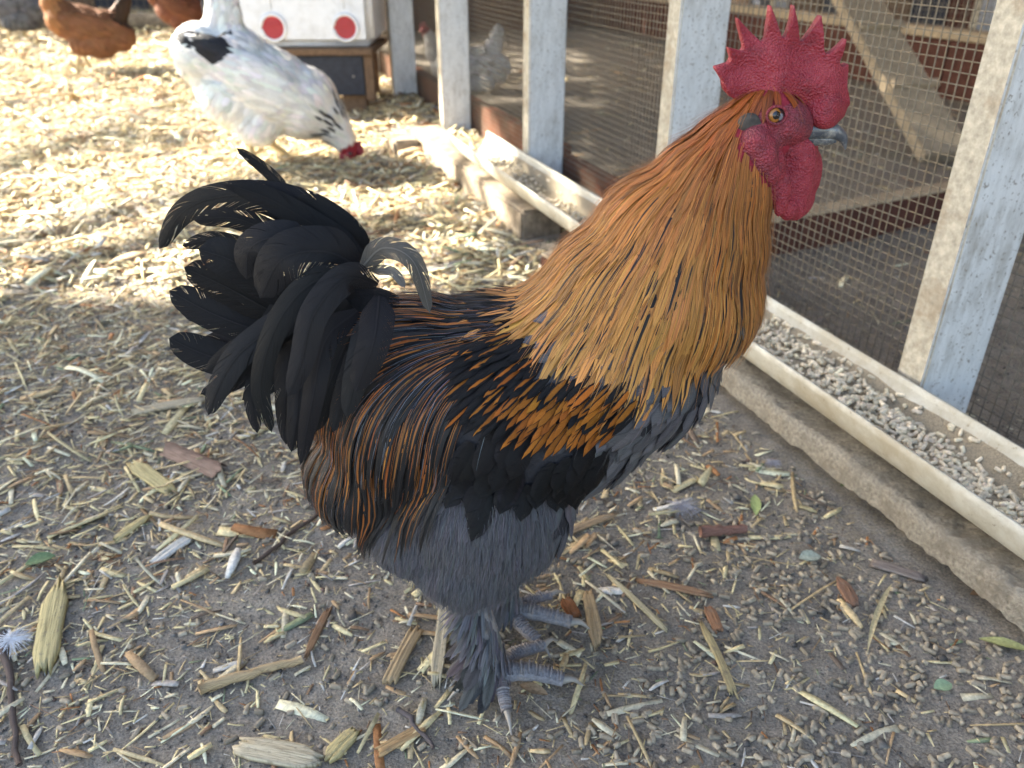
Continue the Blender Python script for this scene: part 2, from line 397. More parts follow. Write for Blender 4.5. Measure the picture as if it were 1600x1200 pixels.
# ------------------------------------------------------------------ fence of the run: studs, wire cloth, kick boards
STUDS = [-3.745, -3.11, -2.47, -1.77, -1.16, -.575, .04]
N0, N1 = .725, .814
fence = empty('run_fence', fx(-1.77, N0), 'white studded wire mesh fence along the trough, nearest fence of the run', 'fence')
def post_mesh(name, t, n0, n1, z1, m, parent, seed, w=.039):
    r = random.Random(seed)
    o = bevel_box(name, box_fn(t - w, t, n0, n1, -.05, z1), [m, M_PAINTEDGE], parent, .0025, 2, .0006, 0)
    for p in o.data.polygons:
        nn = p.normal
        if nn.x * FN[0] + nn.y * FN[1] < -.7: p.material_index = 1
    return o
for i, t in enumerate(STUDS):
    post_mesh('post', t, N0, N1, 1.5, M_PAINT, fence, i)
def wires(t0, t1, nn, z0, z1, sp=.0127, w=.0011, seed=0, tz=None):
    r = np.random.default_rng(seed); parts = []
    h = w / 2
    def stick(a, b, ax):
        a = np.array(a); b = np.array(b); dv = b - a
        s1 = np.array([FN[0], FN[1], 0]) * h; s2 = np.array([0, 0, 1.]) * h if ax else np.array([FD[0], FD[1], 0]) * h
        V = np.array([a-s1-s2, a+s1-s2, a+s1+s2, a-s1+s2, b-s1-s2, b+s1-s2, b+s1+s2, b-s1+s2])
        parts.append((V, BOXF[2:]))
    wob = lambda: r.normal(0, .0006)
    ts = np.arange(t0, t1, sp)
    ph = r.random(4) * 6
    warp = lambda t, z: .0035*math.sin(5*t+ph[0]) * math.sin(4*z+ph[1])
    for t in ts:
        zs = np.linspace(z0, z1, 4); q = [fx(t + wob() + .002*math.sin(6*z+ph[2]), nn + warp(t, z), z) for z in zs]
        for a, b in zip(q[:-1], q[1:]): stick(a, b, False)
    for z in np.arange(z0, z1, sp):
        tt = np.linspace(t0, t1, 4); q = [fx(t, nn + .0009 + warp(t, z), z + wob() + .0025*math.sin(4*t+ph[3])) for t in tt]
        for a, b in zip(q[:-1], q[1:]): stick(a, b, True)
    return merge(parts)
for i, (a, b) in enumerate(zip(STUDS[:-1], STUDS[1:])):
    V, F = wires(a - .02, b - .02, N1 + .0015, .0, .95, seed=i)
    add('wire_mesh', V, F, M_WIRE, fence)
for (a, b, h) in ((-3.745, -3.11, .11), (-3.11, -2.47, .105), (-2.47, -1.77, .105), (-1.77, -1.16, .085)):
    bevel_box('kick_board', box_fn(a - .035, b - .043, N1 + .006, N1 + .044, -.04, h), M_RED, fence, .003, 2, .0008, 3)

# low red plank and cross boards inside the run
plank = empty('low_plank', (1.0, 1.72, 0), 'low red brown plank with sunlit top coloured tan, lying inside the run', 'plank')
a = on_z(1215, 345, .07); b = on_z(1520, 290, .07)
dv = (b - a); dv /= np.linalg.norm(dv); a = a - dv * .5; b = b + dv * .6; pv = np.array([-dv[1], dv[0], 0]) * .042
def plank_box(z0, z1, k0, k1):
    return np.array([np.array([*q[:2], z]) for z in (z0, z1) for q in (a + pv*k0, b + pv*k0, b + pv*k1, a + pv*k1)])
bevel_box('board_face', plank_box(-.02, .066, 0, 1), M_REDDARK, plank, .002, 1, .0005, 3)
bevel_box('lit_top', plank_box(.067, .073, -.05, 1.02), M_TANWOOD, plank, .002, 1, .0004, 3)  # tan slab colours in the sunlight on the plank's top

# ramp with cleats
up0 = np.array([1.213, 2.291, .005])
ramp_ob = empty('chicken_ramp', (1.213, 2.291, 0), 'sloping wooden chicken ramp with cleats behind the mesh', 'ramp')
rd = np.array([-.119, .609, .389]); rd /= np.linalg.norm(rd)
rs = np.cross(rd, (0, 0, 1)); rs /= np.linalg.norm(rs)
if rs[0] < 0: rs = -rs
rn = np.cross(rs, rd); rn = rn if rn[2] > 0 else -rn
def ramp_box(s0, s1, w0, w1, h0, h1):
    return np.array([up0 + rd*s + rs*w + rn*h for h in (h0, h1) for s, w in ((s0,w0),(s1,w0),(s1,w1),(s0,w1))])
bevel_box('ramp_board', ramp_box(-.02, 1.7, -.075, .075, 0, .036), M_TANWOOD, ramp_ob, .003, 2, .0006, 2)
for s in (.24, .50, .76): bevel_box('cleat', ramp_box(s, s+.025, -.065, .085, .037, .052), M_TANWOOD, ramp_ob, .002, 1, .0004)

# far fence of the run, and its end fence
ff = empty('far_run_fence', fx(-3, 2.85), 'dark red board and wire fence at the far side of the run', 'fence')
for i, t in enumerate(np.arange(-6.2, .9, .62)):
    post_mesh('post', t, 2.87, 2.96, 1.6, M_PAINT, ff, 40 + i)
for i in range(4):
    t0 = -6.25 + i*1.86; bevel_box('kick_board', box_fn(t0, t0 + 1.855, 2.81, 2.85, -.03, .20), M_REDDARK, ff, .003, 1, .001, 3)
    bevel_box('rail', box_fn(t0, t0 + 1.855, 2.80, 2.868, .2015, .24), M_TANWOOD, ff, .003, 1, .001, 3)
    V, F = wires(t0, t0 + 1.86, 2.865, .22, .95, sp=.0254, w=.0016, seed=90 + i); add('wire_mesh', V, F, M_WIRE, ff)
ef = empty('end_run_fence', fx(-5.65, 1.8), 'dark red boarded end fence far behind the white studs', 'fence')
bevel_box('kick_board', box_fn(-5.69, -5.65, .75, 2.80, -.03, .24), M_REDDARK, ef, .003, 1, .001, 3)
bevel_box('rail', box_fn(-5.69, -5.65, .75, 2.80, .32, .48), M_REDDARK, ef, .003, 1, .001, 3)
for n_ in (.76, 1.4, 2.05, 2.7): bevel_box('post', box_fn(-5.78, -5.692, n_, n_ + .04, -.05, 1.4), M_BROWNWOOD, ef, .003, 1, .001)
for k in range(9):
    n_ = .8 + k*.225
    bevel_box('upright_board', box_fn(-5.82, -5.79, n_, n_ + .19, .10 + .03*(k % 3), 1.2), M_DARKBOARD if k % 3 else M_REDDARK, ef, .003, 1, .001)

# roof of the run, above the picture
roof = empty('run_roof', fx(-2.5, 1.8, 1.5), 'low boarded roof over the wire run, above the picture', 'roof')
for k in range(5):
    t0 = -6.4 + k*1.9; bevel_box('rafter', box_fn(t0, t0 + .04, .70, 3.1, 1.502, 1.59), M_BROWNWOOD, roof, .003, 1)
for k in range(12):
    n_ = .66 + k*.205; bevel_box('roof_board', box_fn(-6.5, 1.5, n_, n_ + .20, 1.592, 1.612), M_BROWNWOOD, roof, .002, 1, .0005, 2)

backing = empty('dark_backing_wall', fx(-3, 3.7), 'dark plank wall added beyond the far fence to darken the background', 'wall')  # added wall, hides the bright ground so the background stays dark
for k in range(40):
    t0 = -7.4 + k*.235; bevel_box('plank', box_fn(t0, t0 + .228, 3.7 + .006*(k % 3), 3.74, -.05, 1.9), (M_BROWNWOOD, M_DARKBOARD, M_REDDARK)[k % 3], backing, .003, 1, .001)

# back fence of the yard, far left
bf = empty('yard_back_fence', (-3, 6.1, 0), 'dim wire fence with log base behind the brown hens', 'fence')
V, F = tube(spline([(-7.5, 6.05, .04), (-5, 5.95, .05), (-3.2, 6.02, .045), (-1.6, 5.95, .05), (-.9, 5.98, .045)], 6), .055, 10)
add('base_log', V, F, M_GREYWOOD, bf, smooth=True)
parts = []
for x in np.arange(-7.4, -.9, .05): parts.append(tube([(x, 6.12, .05), (x, 6.12, 1.2)], .0016, 4, False))
for z in np.arange(.08, 1.2, .05): parts.append(tube([(-7.4, 6.123, z), (-.9, 6.123, z)], .0016, 4, False))
V, F = merge(parts); add('wire_mesh', V, F, M_WIRE, bf)
for x in (-6.6, -5.0, -3.4, -1.9): bevel_box('post', box_xy(x, x+.09, 6.13, 6.22, -.05, 1.4), M_BROWNWOOD, bf, .004, 1, .001)
shed = empty('shed_wall', (-3.2, 7.6, 0), 'dark plank shed wall beyond the back fence', 'wall')
for k in range(34):
    x = -9 + k*.235; bevel_box('plank', box_xy(x, x + .228, 7.6 + .006*(k % 3), 7.64, -.05, 1.6), (M_DARKBOARD, M_BROWNWOOD, M_DARKBOARD)[k % 3], shed, .003, 1, .001)

# ------------------------------------------------------------------ trough, its boards, the timber
timber = empty('timber_beam', (.05, 1.62, 0), 'weathered grey timber beam under the far end of the trough', 'timber')
bevel_box('beam', box_fn(-2.42, -1.50, .60, .695, -.01, .0545), M_GREYWOOD, timber, .006, 2, .0015, 6)
for tt in (-2.28,):
    bevel_box('block', box_fn(tt-.10, tt, .52, .595, -.01, .045), M_GREYWOOD, timber, .006, 2, .0015, 2)
board = empty('crusted_board', fx(-.8, .66, 0), 'dirt crusted board carrying the near trough', 'board')
bm = bmesh.new(); tl = np.arange(-.95, .5, .008); nl = np.arange(.608, .722, .008)
rr = np.random.default_rng(5)
def crust(t, n): return .0025*math.sin(31*t)*math.sin(40*n+1) + rr.normal(0, .0016)*(.4 if n < .612 else 1)
top = [[bm.verts.new(fx(t + .002*math.sin(50*n), n + .0012*math.sin(23*t) + .001*math.sin(61*t) + rr.normal(0,.0004), .047 + crust(t, n)) - origin(board)) for n in nl] for t in tl]
def side(row, z): return [bm.verts.new(Vector((v.co.x, v.co.y, z)) + Vector((rr.normal(0,.0006), rr.normal(0,.0006), rr.normal(0,.0012)))) for v in row]
for i in range(len(tl)-1):
    for j in range(len(nl)-1): bm.faces.new((top[i][j], top[i+1][j], top[i+1][j+1], top[i][j+1]))
for row, fl in (([r[0] for r in top], 0), ([r[-1] for r in top], 1), (top[0], 1), (top[-1], 0)):
    s1 = side(row, .032); s2 = side(row, .015)
    for A, B in ((row, s1), (s1, s2)):
        for i in range(len(row)-1): bm.faces.new((A[i], B[i], B[i+1], A[i+1]))
bmesh.ops.recalc_face_normals(bm, faces=bm.faces)
me = bpy.data.meshes.new('crust'); bm.to_mesh(me); bm.free(); me.polygons.foreach_set('use_smooth', np.ones(len(me.polygons), bool))
link('crust', me, M_CRUST, board)
for t in (-.8, -.3, .2): bevel_box('support_block', box_fn(t, t+.06, .63, .71, -.02, .022), M_GREYWOOD, board, .003, 1, .001)

TR, TN, TZ = .055, .660, .1075
trough = empty('feed_trough', fx(-.8, TN, TZ - TR), 'long dirty white half pipe feed trough beside the fence', 'trough')
def half_pipe(t0, t1, R, th, nt=90, na=20):
    V = []; A = np.linspace(math.pi*1.0, math.pi*2.0, na)
    for R_ in (R, R - th):
        for i in range(nt):
            t = t0 + (t1 - t0)*i/(nt-1)
            for a_ in A: V.append(fx(t, TN + R_*math.cos(a_) + .0015*math.sin(3*t), TZ + R_*math.sin(a_) + .0012*math.sin(5*t)))
    I = np.arange(2*nt*na).reshape(2, nt, na); F = []
    for i in range(nt-1):
        for j in range(na-1):
            F.append((I[0,i,j], I[0,i,j+1], I[0,i+1,j+1], I[0,i+1,j])); F.append((I[1,i,j], I[1,i+1,j], I[1,i+1,j+1], I[1,i,j+1]))
        for j, f in ((0, 1), (na-1, 0)):
            q = (I[0,i,j], I[0,i+1,j], I[1,i+1,j], I[1,i,j]); F.append(q if f else q[::-1])
    for i, f in ((0, 0), (nt-1, 1)):
        for j in range(na-1):
            q = (I[0,i,j], I[0,i,j+1], I[1,i,j+1], I[1,i,j]); F.append(q if f else q[::-1])
    return np.array(V), np.array(F)
V, F = half_pipe(-2.03, -1.02, TR, .0032); add('pipe_length', V, F, M_PVC, trough, smooth=True)
V, F = half_pipe(-1.015, .35, TR, .0032); add('pipe_length', V, F, M_PVC, trough, smooth=True)
# feed in the trough
CY = 8
def pellets(P, axis_, L, R, r):
    n = len(P); th = np.arange(CY)*2*np.pi/CY
    A = axis_ / np.linalg.norm(axis_, axis=1)[:, None]; ref = np.where(abs(A[:, 2:3]) > .8, [[1., 0, 0]], [[0, 0, 1.]])
    B = np.cross(A, ref); B /= np.linalg.norm(B, axis=1)[:, None]; C = np.cross(A, B)
    rings = []
    for s, k in ((-.5, .82), (-.42, 1.0), (.42, 1.0), (.5, .82)):
        tilt = r.normal(0, .12, (n, 1, 1)) if abs(s) == .5 else 0
        rings.append(P[:, None] + A[:, None]*(L[:, None, None]*(s + tilt*.3*np.cos(th)[None, :, None])) + (R*k)[:, None, None]*(np.cos(th)[None, :, None]*B[:, None] + np.sin(th)[None, :, None]*C[:, None]))
    V = np.stack(rings, 1).reshape(n, 4*CY, 3); f = []
    for i in range(3):
        for j in range(CY):
            k = (j+1) % CY; f.append((i*CY+j, i*CY+k, (i+1)*CY+k, (i+1)*CY+j))
    for b, fl in ((0, 1), (3*CY, 0)):
        for j in (1, 3, 5): q = (b, b+j, b+j+1, b+j+2); f.append(q[::-1] if fl else q)
    F = np.array(f)[None] + (np.arange(n)*4*CY)[:, None, None]
    return V.reshape(-1, 3), F.reshape(-1, 4)
r1 = np.random.default_rng(21); n = 5200
t = np.concatenate([r1.uniform(-1.0, .3, 4800), r1.uniform(-1.9, -1.0, 400)]); w = r1.normal(0, .023, n)
fill = .031 + .006*np.sin(7*t+1) + .004*np.sin(17*t) - .006*(t > -.35) - .008*np.clip((-.95 - t)*3, 0, 1)
w = np.clip(w + .006*np.sin(5*t), -.046, .046)
bot = TR - .004 - np.sqrt(np.maximum((TR-.004)**2 - w**2, 1e-6))
zz = TZ - TR + .004 + np.maximum(bot + .002, fill*r1.uniform(.55, 1.0, n)*(1 - (w/.062)**2))
P = np.stack([t*FD[0] + (TN + w)*FN[0], t*FD[1] + (TN + w)*FN[1], zz + .002], 1)
ax = r1.normal(0, 1, (n, 3)); ax[:, 2] *= .35
V, F = pellets(P, ax, r1.uniform(.004, .012, n), r1.uniform(.0019, .0026, n), r1)
pc = np.array([.78, .67, .49]) * r1.uniform(.72, 1.2, (n, 1)) * (1 + r1.normal(0, .015, (n, 3)))
o = add('trough_feed', V, F, M_LITTER, smooth=False, attrs={'col': np.repeat(np.c_[pc, np.ones(n)], 4*CY, 0)})
tag(o, 'pale feed pellets heaped along the white trough', 'feed', None, 'stuff')
tl = np.linspace(-1.95, .34, 120); wl = np.linspace(-.048, .048, 12); V = []
for t_ in tl:
    fl = .026 + .005*math.sin(7*t_+1) + .003*math.sin(17*t_) - .006*(t_ > -.35) - .009*np.clip((-.95 - t_)*3, 0, 1)
    for w_ in wl:
        bt = TR - .0045 - math.sqrt((TR-.0045)**2 - w_*w_)
        V.append(fx(t_, TN + w_, TZ - TR + .0045 + max(bt, fl*(1 - (w_/.065)**2)) + r1.normal(0, .0006)))
I = np.arange(len(V)).reshape(len(tl), 12); F = np.stack([I[:-1,:-1], I[1:,:-1], I[1:,1:], I[:-1,1:]], -1).reshape(-1, 4)
o = add('feed_dust', np.array(V), F, mat('feed_dust', plain((.33,.275,.195), .95, 500, .5, .1, .003)), smooth=True)
tag(o, 'fine powdery feed crumbs under the pellets in the trough', 'feed', None, 'stuff')

# ------------------------------------------------------------------ tub feeder on its stand
FYf = 2.95
feeder = empty('tub_feeder', (-.70, 3.13, .225), 'white plastic tub feeder with two red round feeding ports', 'feeder')
fe = bevel_box('tub', box_xy(-.945, -.472, FYf, FYf + .36, .222, .62), M_TUB, feeder, .025, 5)
for p in fe.data.polygons: p.use_smooth = p.area < .02
for x in (-.807, -.563):
    zc_ = .284
    th = np.linspace(0, 2*np.pi, 33)
    ring = np.array([(x + .041*math.cos(a_), FYf - .004, zc_ + .041*math.sin(a_)) for a_ in th])
    V, F = tube(ring, .0055, 8, False); pr = add('port_ring', V, F, M_TUB, feeder, smooth=True)
    Vd = [(x, FYf - .002, zc_)] + [(x + .04*math.cos(a_), FYf - .004, zc_ + .04*math.sin(a_)) for a_ in th[:-1]]
    Fd = np.array([(0, 1 + 2*i, 1 + (2*i+1) % 32, 1 + (2*i+2) % 32) for i in range(16)])
    add('red_port', np.array(Vd), Fd, M_REDPLASTIC, feeder)
    Vf = np.array([(x-.03, FYf-.007, zc_-.002), (x+.028, FYf-.012, zc_+.012), (x+.024, FYf-.012, zc_+.018), (x-.028, FYf-.007, zc_+.006)])
    add('port_flap', Vf, np.array([[0,1,2,3]]), M_REDPLASTIC, feeder)
for x in (-.807, -.563): add('seam', box_xy(x-.001, x+.001, FYf-.003, FYf, .34, .58), BOXF, M_TUB, feeder)
stand = empty('feeder_stand', (-.69, 3.1, 0), 'low dark boarded wooden stand under the white tub feeder', 'stand')
bevel_box('front_board', box_xy(-.84, -.512, FYf - .01, FYf + .015, .066, .197), M_DARKBOARD, stand, .003, 1, .0006, 2)
bevel_box('top_board', box_xy(-.97, -.475, FYf - .025, FYf + .36, .1985, .2205), M_BROWNWOOD, stand, .003, 1, .0006, 2)
bevel_box('side_post', box_xy(-.510, -.478, FYf - .012, FYf + .02, .05, .197), M_BROWNWOOD, stand, .003, 1)
for x in (-.93, -.60):
    for y in (FYf, FYf + .28): bevel_box('leg', box_xy(x, x + .085, y + .016, y + .06, -.02, .1975), M_BROWNWOOD, stand, .003, 1)
for x in (-.80, -.55): add('nail', *tube([(x, FYf - .013, .13), (x, FYf - .009, .13)], .004, 8), M_NAIL, stand)
panel = empty('dark_panel', (-1.45, 4.4, 0), 'dark upright panel standing behind the white tub feeder', 'panel')
bevel_box('panel_board', box_xy(-1.55, -1.12, 4.4, 4.44, -.02, .9), M_DARKBOARD, panel, .004, 1, .0006, 2)
bevel_box('panel_foot', box_xy(-1.5, -1.42, 4.35, 4.6, -.02, .05), M_BROWNWOOD, panel, .004, 1)
# ------------------------------------------------------------------ feathers
PROF = {
 'lance': lambda s: np.clip(np.minimum(1, .45 + 2.6*s), 0, 1) * np.sqrt(np.clip(1 - s**2.6, 0, 1)) * (1 - .35*s),
 'round': lambda s: np.minimum(1, .35 + 2.4*s) * np.sqrt(np.clip(1 - ((s - .45)/.55).clip(0)**2.4, 0, 1)),
 'sickle': lambda s: np.minimum(1, .3 + 4*s) * np.clip(1 - (s*1.0)**5, .0, 1)**.5 * (1 - .18*s),
 'hair': lambda s: 1 - .8*s}
class Plume:
    def __init__(self): self.V, self.F, self.U, self.E, self.M, self.o = [], [], [], [], [], 0
    def strip(self, C, Sd, N, wid, ce, cm, camber=.18, rnd=.5, across=3):
        """C centres (k,3), Sd side unit, N normal unit, wid half widths"""
        k = len(C); us = np.linspace(-1, 1, across)
        V = C[:, None] + Sd[:, None]*(wid[:, None]*us[None])[..., None] - N[:, None]*(wid[:, None]*camber*(us**2)[None])[..., None]
        I = np.arange(k*across).reshape(k, across) + self.o
        self.F.append(np.stack([I[:-1,:-1], I[:-1,1:], I[1:,1:], I[1:,:-1]], -1).reshape(-1, 4))
        vv = np.linspace(0, 1, k)
        self.U.append(np.stack(np.broadcast_arrays((us*.5+.5)[None], vv[:, None]), -1).reshape(-1, 2))
        self.V.append(V.reshape(-1, 3)); n = k*across
        self.E.append(np.tile(np.r_[ce, rnd], (n, 1))); self.M.append(np.tile(np.asarray(cm, float), (n, 1))); self.o += n
    def build(self, name, m, parent, **kw):
        o = add(name, np.concatenate(self.V), np.concatenate(self.F), m, parent, smooth=True, uv=np.concatenate(self.U),
                attrs={'cedge': np.concatenate(self.E), 'cmid': np.concatenate(self.M)})
        if kw.get('kind'): o['kind'] = kw['kind']
        return o
def unit(v): return v / (np.linalg.norm(v) + 1e-12)
def grow(pl, bvh, p, dirf, L, w, prof, ce, cm, r, k=6, lift0=.0005, lift1=.004, camber=.2, stick=.85, droop=0.0, across=3):
    """one feather rooted at p that lies along the surface and lifts towards its tip"""
    q, n, _, _ = bvh.find_nearest(Vector(p)); n = np.array(n); pos = np.array(q)
    step = L/(k-1); C, N, Sd = [], [], []; d = None
    for i in range(k):
        s = i/(k-1)
        C.append(pos + n*(lift0 + (lift1 - lift0)*s)); N.append(n)
        f = np.asarray(dirf(pos), float); f = unit(f - n*np.dot(f, n)*stick); d = f if d is None else unit(d*.4 + f*.6)
        Sd.append(unit(np.cross(n, d)))
        nxt = pos + d*step; nxt[2] -= droop*step*s
        q, n2, _, ds = bvh.find_nearest(Vector(nxt))
        if q is not None and ds < .02:
            nxt = nxt*(1-stick) + np.array(q)*stick; n2 = np.array(n2); n = unit(n*.4 + n2*.6)
        pos = nxt
    pl.strip(np.array(C), np.array(Sd), np.array(N), PROF[prof](np.linspace(0, 1, k))*w, ce, cm, camber, r.random(), across)
def jit(c, r, a=.15): return np.clip(np.asarray(c)*(1 + r.normal(0, a)) * (1 + r.normal(0, a*.25, 3)), .002, .95)

# ------------------------------------------------------------------ the rooster
YC = .51
rooster = empty('rooster', (-.01, YC, 0), 'large black and golden orange rooster with tall red comb in the foreground', 'rooster')
balls = [((0, YC, .252), (.115, .080, .080)), ((-.065, YC, .250), (.075, .074, .080)), ((.068, YC, .287), (.080, .074, .074)),
         ((.096, YC, .335), (.074, .066, .060)), ((.111, YC, .375), (.058, .052, .050)), ((.129, YC, .408), (.040, .039, .038)),
         ((.140, YC, .430), (.029, .030, .030)), ((.156, YC, .449), (.026, .021, .024)), ((.168, YC, .447), (.014, .014, .014)),
         ((-.105, YC, .275), (.055, .050, .055)), ((-.10, YC, .20), (.055, .060, .050)),
         
         # thighs
         ((-.018, .462, .185), (.064, .040, .056)), ((-.032, .460, .145), (.044, .034, .034)), ((-.035, .462, .122), (.026, .024, .020)), ((-.065, .49, .165), (.05, .055, .045)),
         ((-.008, .556, .180), (.060, .040, .058)), ((-.016, .556, .138), (.044, .034, .036)), ((-.014, .556, .112), (.026, .022, .022))]
bme = blob('body', balls, .004, 10)
bV = mesh_np(bme)
colr = np.tile(np.array([.035, .034, .038, 1.]), (len(bV), 1))
for i_, p_ in enumerate(bV):
    if p_[2] > .40 and p_[0] > .06: colr[i_, :3] = (.28, .03, .045) if p_[0] > (.148 if p_[2] > .452 else .134) else (.26, .075, .014)
at = bme.attributes.new('col', 'FLOAT_COLOR', 'POINT'); at.data.foreach_set('color', colr.astype(np.float32).ravel())
BV = bvh_of(bme)
bme_world = bme.copy()
bo = link('body', bme, M_SKIN, rooster); bme.transform(Matrix.Translation(-Vector(origin(rooster))))

def near(p): return np.array([p[0], p[1] if p[1] < YC else 2*YC - p[1], p[2]])
FACE = [(1188,152),(1215,142),(1262,160),(1330,205),(1290,240),(1290,360),(1230,360),(1205,285),(1174,238),(1158,205),(1160,182)]
HACK = [(1090,120),(1180,90),(1262,130),(1262,165),(1190,165),(1160,182),(1156,205),(1174,238),(1205,300),(1260,380),(1240,440),(1110,500),(1010,505),(900,462),(800,400),(800,330),(980,240)]
MANT = [(820,360),(880,470),(840,540),(790,520),(720,465),(740,400)]
BOW = [(735,540),(830,515),(870,585),(930,585),(990,590),(1005,625),(960,668),(840,668),(735,635)]
BAR = [(715,640),(960,685),(930,745),(800,780),(715,760)]
SADD = [(840,350),(560,400),(480,560),(470,755),(600,745),(700,725),(735,640),(740,560),(850,490)]
def region(p):
    u, v = proj(near(p))
    if inpoly(u, v, FACE) and p[0] > .13: return 'face'
    if inpoly(u, v, HACK): return 'hackle'
    if v < 430 and u > 850: return 'hackle'
    if inpoly(u, v, MANT): return 'mantle'
    if inpoly(u, v, BOW): return 'bow'
    if inpoly(u, v, BAR): return 'bar'
    if inpoly(u, v, SADD): return 'saddle'
    if p[2] < .165 or (u < 860 and v > 770 and u > 610): return 'thigh'
    if u < 640 and v > 640: return 'rear'
    if u > 800 or p[0] > .03: return 'breast'
    return 'saddle' if p[2] > .26 else 'rear'
focal = np.array([.158, YC, .52])
def d_hackle(p):
    v = np.array([p[0]-focal[0], (p[1]-YC)*.7, p[2]-focal[2]]); v = unit(v); return v + np.array([0, 0, -.25])
def d_saddle(p):
    side = np.clip((.338 - p[2])/.07, 0, 1); return np.array([-1 + .78*side, 0, -.10 - 1.1*side])
def d_bow(p): return np.array([-.65, 0, -.75])
def d_bar(p): return np.array([-.35, 0, -.9])
def d_breast(p): return np.array([-.62, 0, -.62])
def d_thigh(p): return np.array([-.12, 0, -1.0])
def d_rear(p): return np.array([-.45, 0, -.9])
BLACK = np.array([.0062, .0058, .0064]); GREY = np.array([.100, .096, .102]); DGREY = np.array([.05, .05, .06])
TOPOR = np.array([.25, .062, .010]); GOLD = np.array([.44, .20, .048]); ORNG = np.array([.31, .105, .018]); BOWOR = np.array([.27, .088, .012])
rr = np.random.default_rng(77)
sets = {k: Plume() for k in ('hackle', 'mantle', 'saddle', 'bow', 'bar', 'breast', 'thigh', 'rear')}
P0 = surf_samples(bme_world, .0042, rr)
reg = [region(p) for p in P0]
keep = dict(hackle=1.0, mantle=.5, saddle=.62, bow=1, bar=.16, breast=.22, thigh=1, rear=1, face=0)
for p, g in zip(P0, reg):
    if rr.random() > keep[g]: continue
    u, v = proj(near(p)); x = rr.random
    if g == 'hackle':
        h = np.clip((v - 130)/270, 0, 1)
        L = (.020 + .058*h**.8) * rr.uniform(.8, 1.15); w = (.0024 + .0024*h) * rr.uniform(.8, 1.25)
        if u > 1040: L *= 1 - .26*min(1, (u - 1040)/90)*h
        c = TOPOR*(1-h)**1.1 + GOLD*(1 - (1-h)**1.1)
        if u > 1120: c = c*np.array([.82, .68, .5])
        c = jit(c, rr, .2); st = .02 if h < .35 else rr.choice([.03, .18, .36], p=[.36, .36, .28]) * np.clip((h-.3)*2.2, 0, 1)
        grow(sets[g], BV, p, d_hackle, L, w, 'lance', c, np.r_[BLACK*1.3, st], rr, 7, .0006, .0026 + .0035*rr.random()*h, .10, .86)
    elif g == 'mantle':
        grow(sets[g], BV, p, d_saddle, rr.uniform(.03, .045), .0055, 'round', jit(BLACK*1.6, rr), np.r_[jit(DGREY*.6, rr), .2], rr, 5, .0005, .004)
    elif g == 'saddle':
        low = np.clip((v - 560)/180, 0, 1)
        L = rr.uniform(.034, .050) + .040*low; w = rr.uniform(.0024, .0036)
        cc = jit(ORNG*(.9 - .25*low), rr, .3); st = rr.uniform(.12, .40)*(1 - .25*low)
        if rr.random() < .40 + .2*low: cc = BLACK*1.5
        grow(sets[g], BV, p, d_saddle, L, w, 'lance', jit(BLACK, rr), np.r_[cc, st], rr, 7, .0008 + .003*low, .003 + .004*rr.random() + .006*low, .14, .82)
    elif g == 'bow':
        f = np.clip((u - 770)/90, 0, 1)*np.clip((v - 585)/25, 0, 1)
        cc = jit(BOWOR, rr, .2); st = .42 + .38*f + rr.normal(0, .08)
        if rr.random() > .40 + .50*f or (v < 590 and u > 850): cc = BLACK*1.5
        grow(sets[g], BV, p, d_bow, rr.uniform(.018, .027), rr.uniform(.0020, .0031), 'round', jit(BLACK*1.2, rr), np.r_[cc, st], rr, 5, .004, .0085, .3)
    elif g == 'bar':
        grow(sets[g], BV, p, d_bar, rr.uniform(.026, .036), .0078, 'round', jit(BLACK*1.3, rr), np.r_[jit(BLACK*.9, rr), .6], rr, 6, .003, .0085, .3)
    elif g == 'breast':
        c = jit(GREY*rr.uniform(.75, 1.1), rr, .1)
        grow(sets[g], BV, p, d_breast, rr.uniform(.020, .030), rr.uniform(.0055, .0075), 'round', c*.75, np.r_[c*1.1, .7], rr, 5, .0005, .0045, .3)
    elif g in ('thigh', 'rear'):
        c = jit((GREY*.85 if g == 'thigh' else np.array([.14, .13, .125])), rr, .07)
        grow(sets[g], BV, p, d_thigh if g == 'thigh' else d_rear, rr.uniform(.016, .032), rr.uniform(.0018, .0036), 'round', c, np.r_[c*.92, .4], rr, 5, .0005, .003 + .003*rr.random(), .05, .85)
# fine loose barbs over the plumage
P1 = surf_samples(bme_world, .0032, rr)
for p in P1:
    g = region(p)
    if g == 'face' or g == 'bar': continue
    u, v = proj(near(p)); h = np.clip((v - 130)/300, 0, 1)
    if g == 'hackle':
        c = jit((TOPOR*(1-h) + GOLD*h)*1.15, rr, .25); grow(sets[g], BV, p, lambda q: d_hackle(q) + rr.normal(0, .035, 3), (.018+.045*h)*rr.uniform(.6, 1.2), .00022, 'hair', c, np.r_[c, .5], rr, 6, .002, .008, 0, .75, 0, 2)
    elif g == 'saddle' and rr.random() < .5:
        c = jit(ORNG if rr.random() < .6 else np.array([.12,.12,.15]), rr, .3); grow(sets[g], BV, p, lambda q: d_saddle(q) + rr.normal(0, .035, 3), rr.uniform(.02, .045), .0002, 'hair', c, np.r_[c, .5], rr, 6, .003, .009, 0, .75, 0, 2)
    elif g in ('thigh', 'rear', 'breast') and (g != 'breast' or rr.random() < .25):
      for _ in range(1 if g == 'breast' else 4):
        c = jit(GREY*1.15, rr, .25); f = {'thigh': d_thigh, 'rear': d_rear, 'breast': d_breast}[g]
        grow(sets[g], BV, p, lambda q: f(q) + rr.normal(0, .25, 3), rr.uniform(.010, .028), .00022, 'hair', c, np.r_[c, .5], rr, 5, .001, .007, 0, .6, .3, 2)
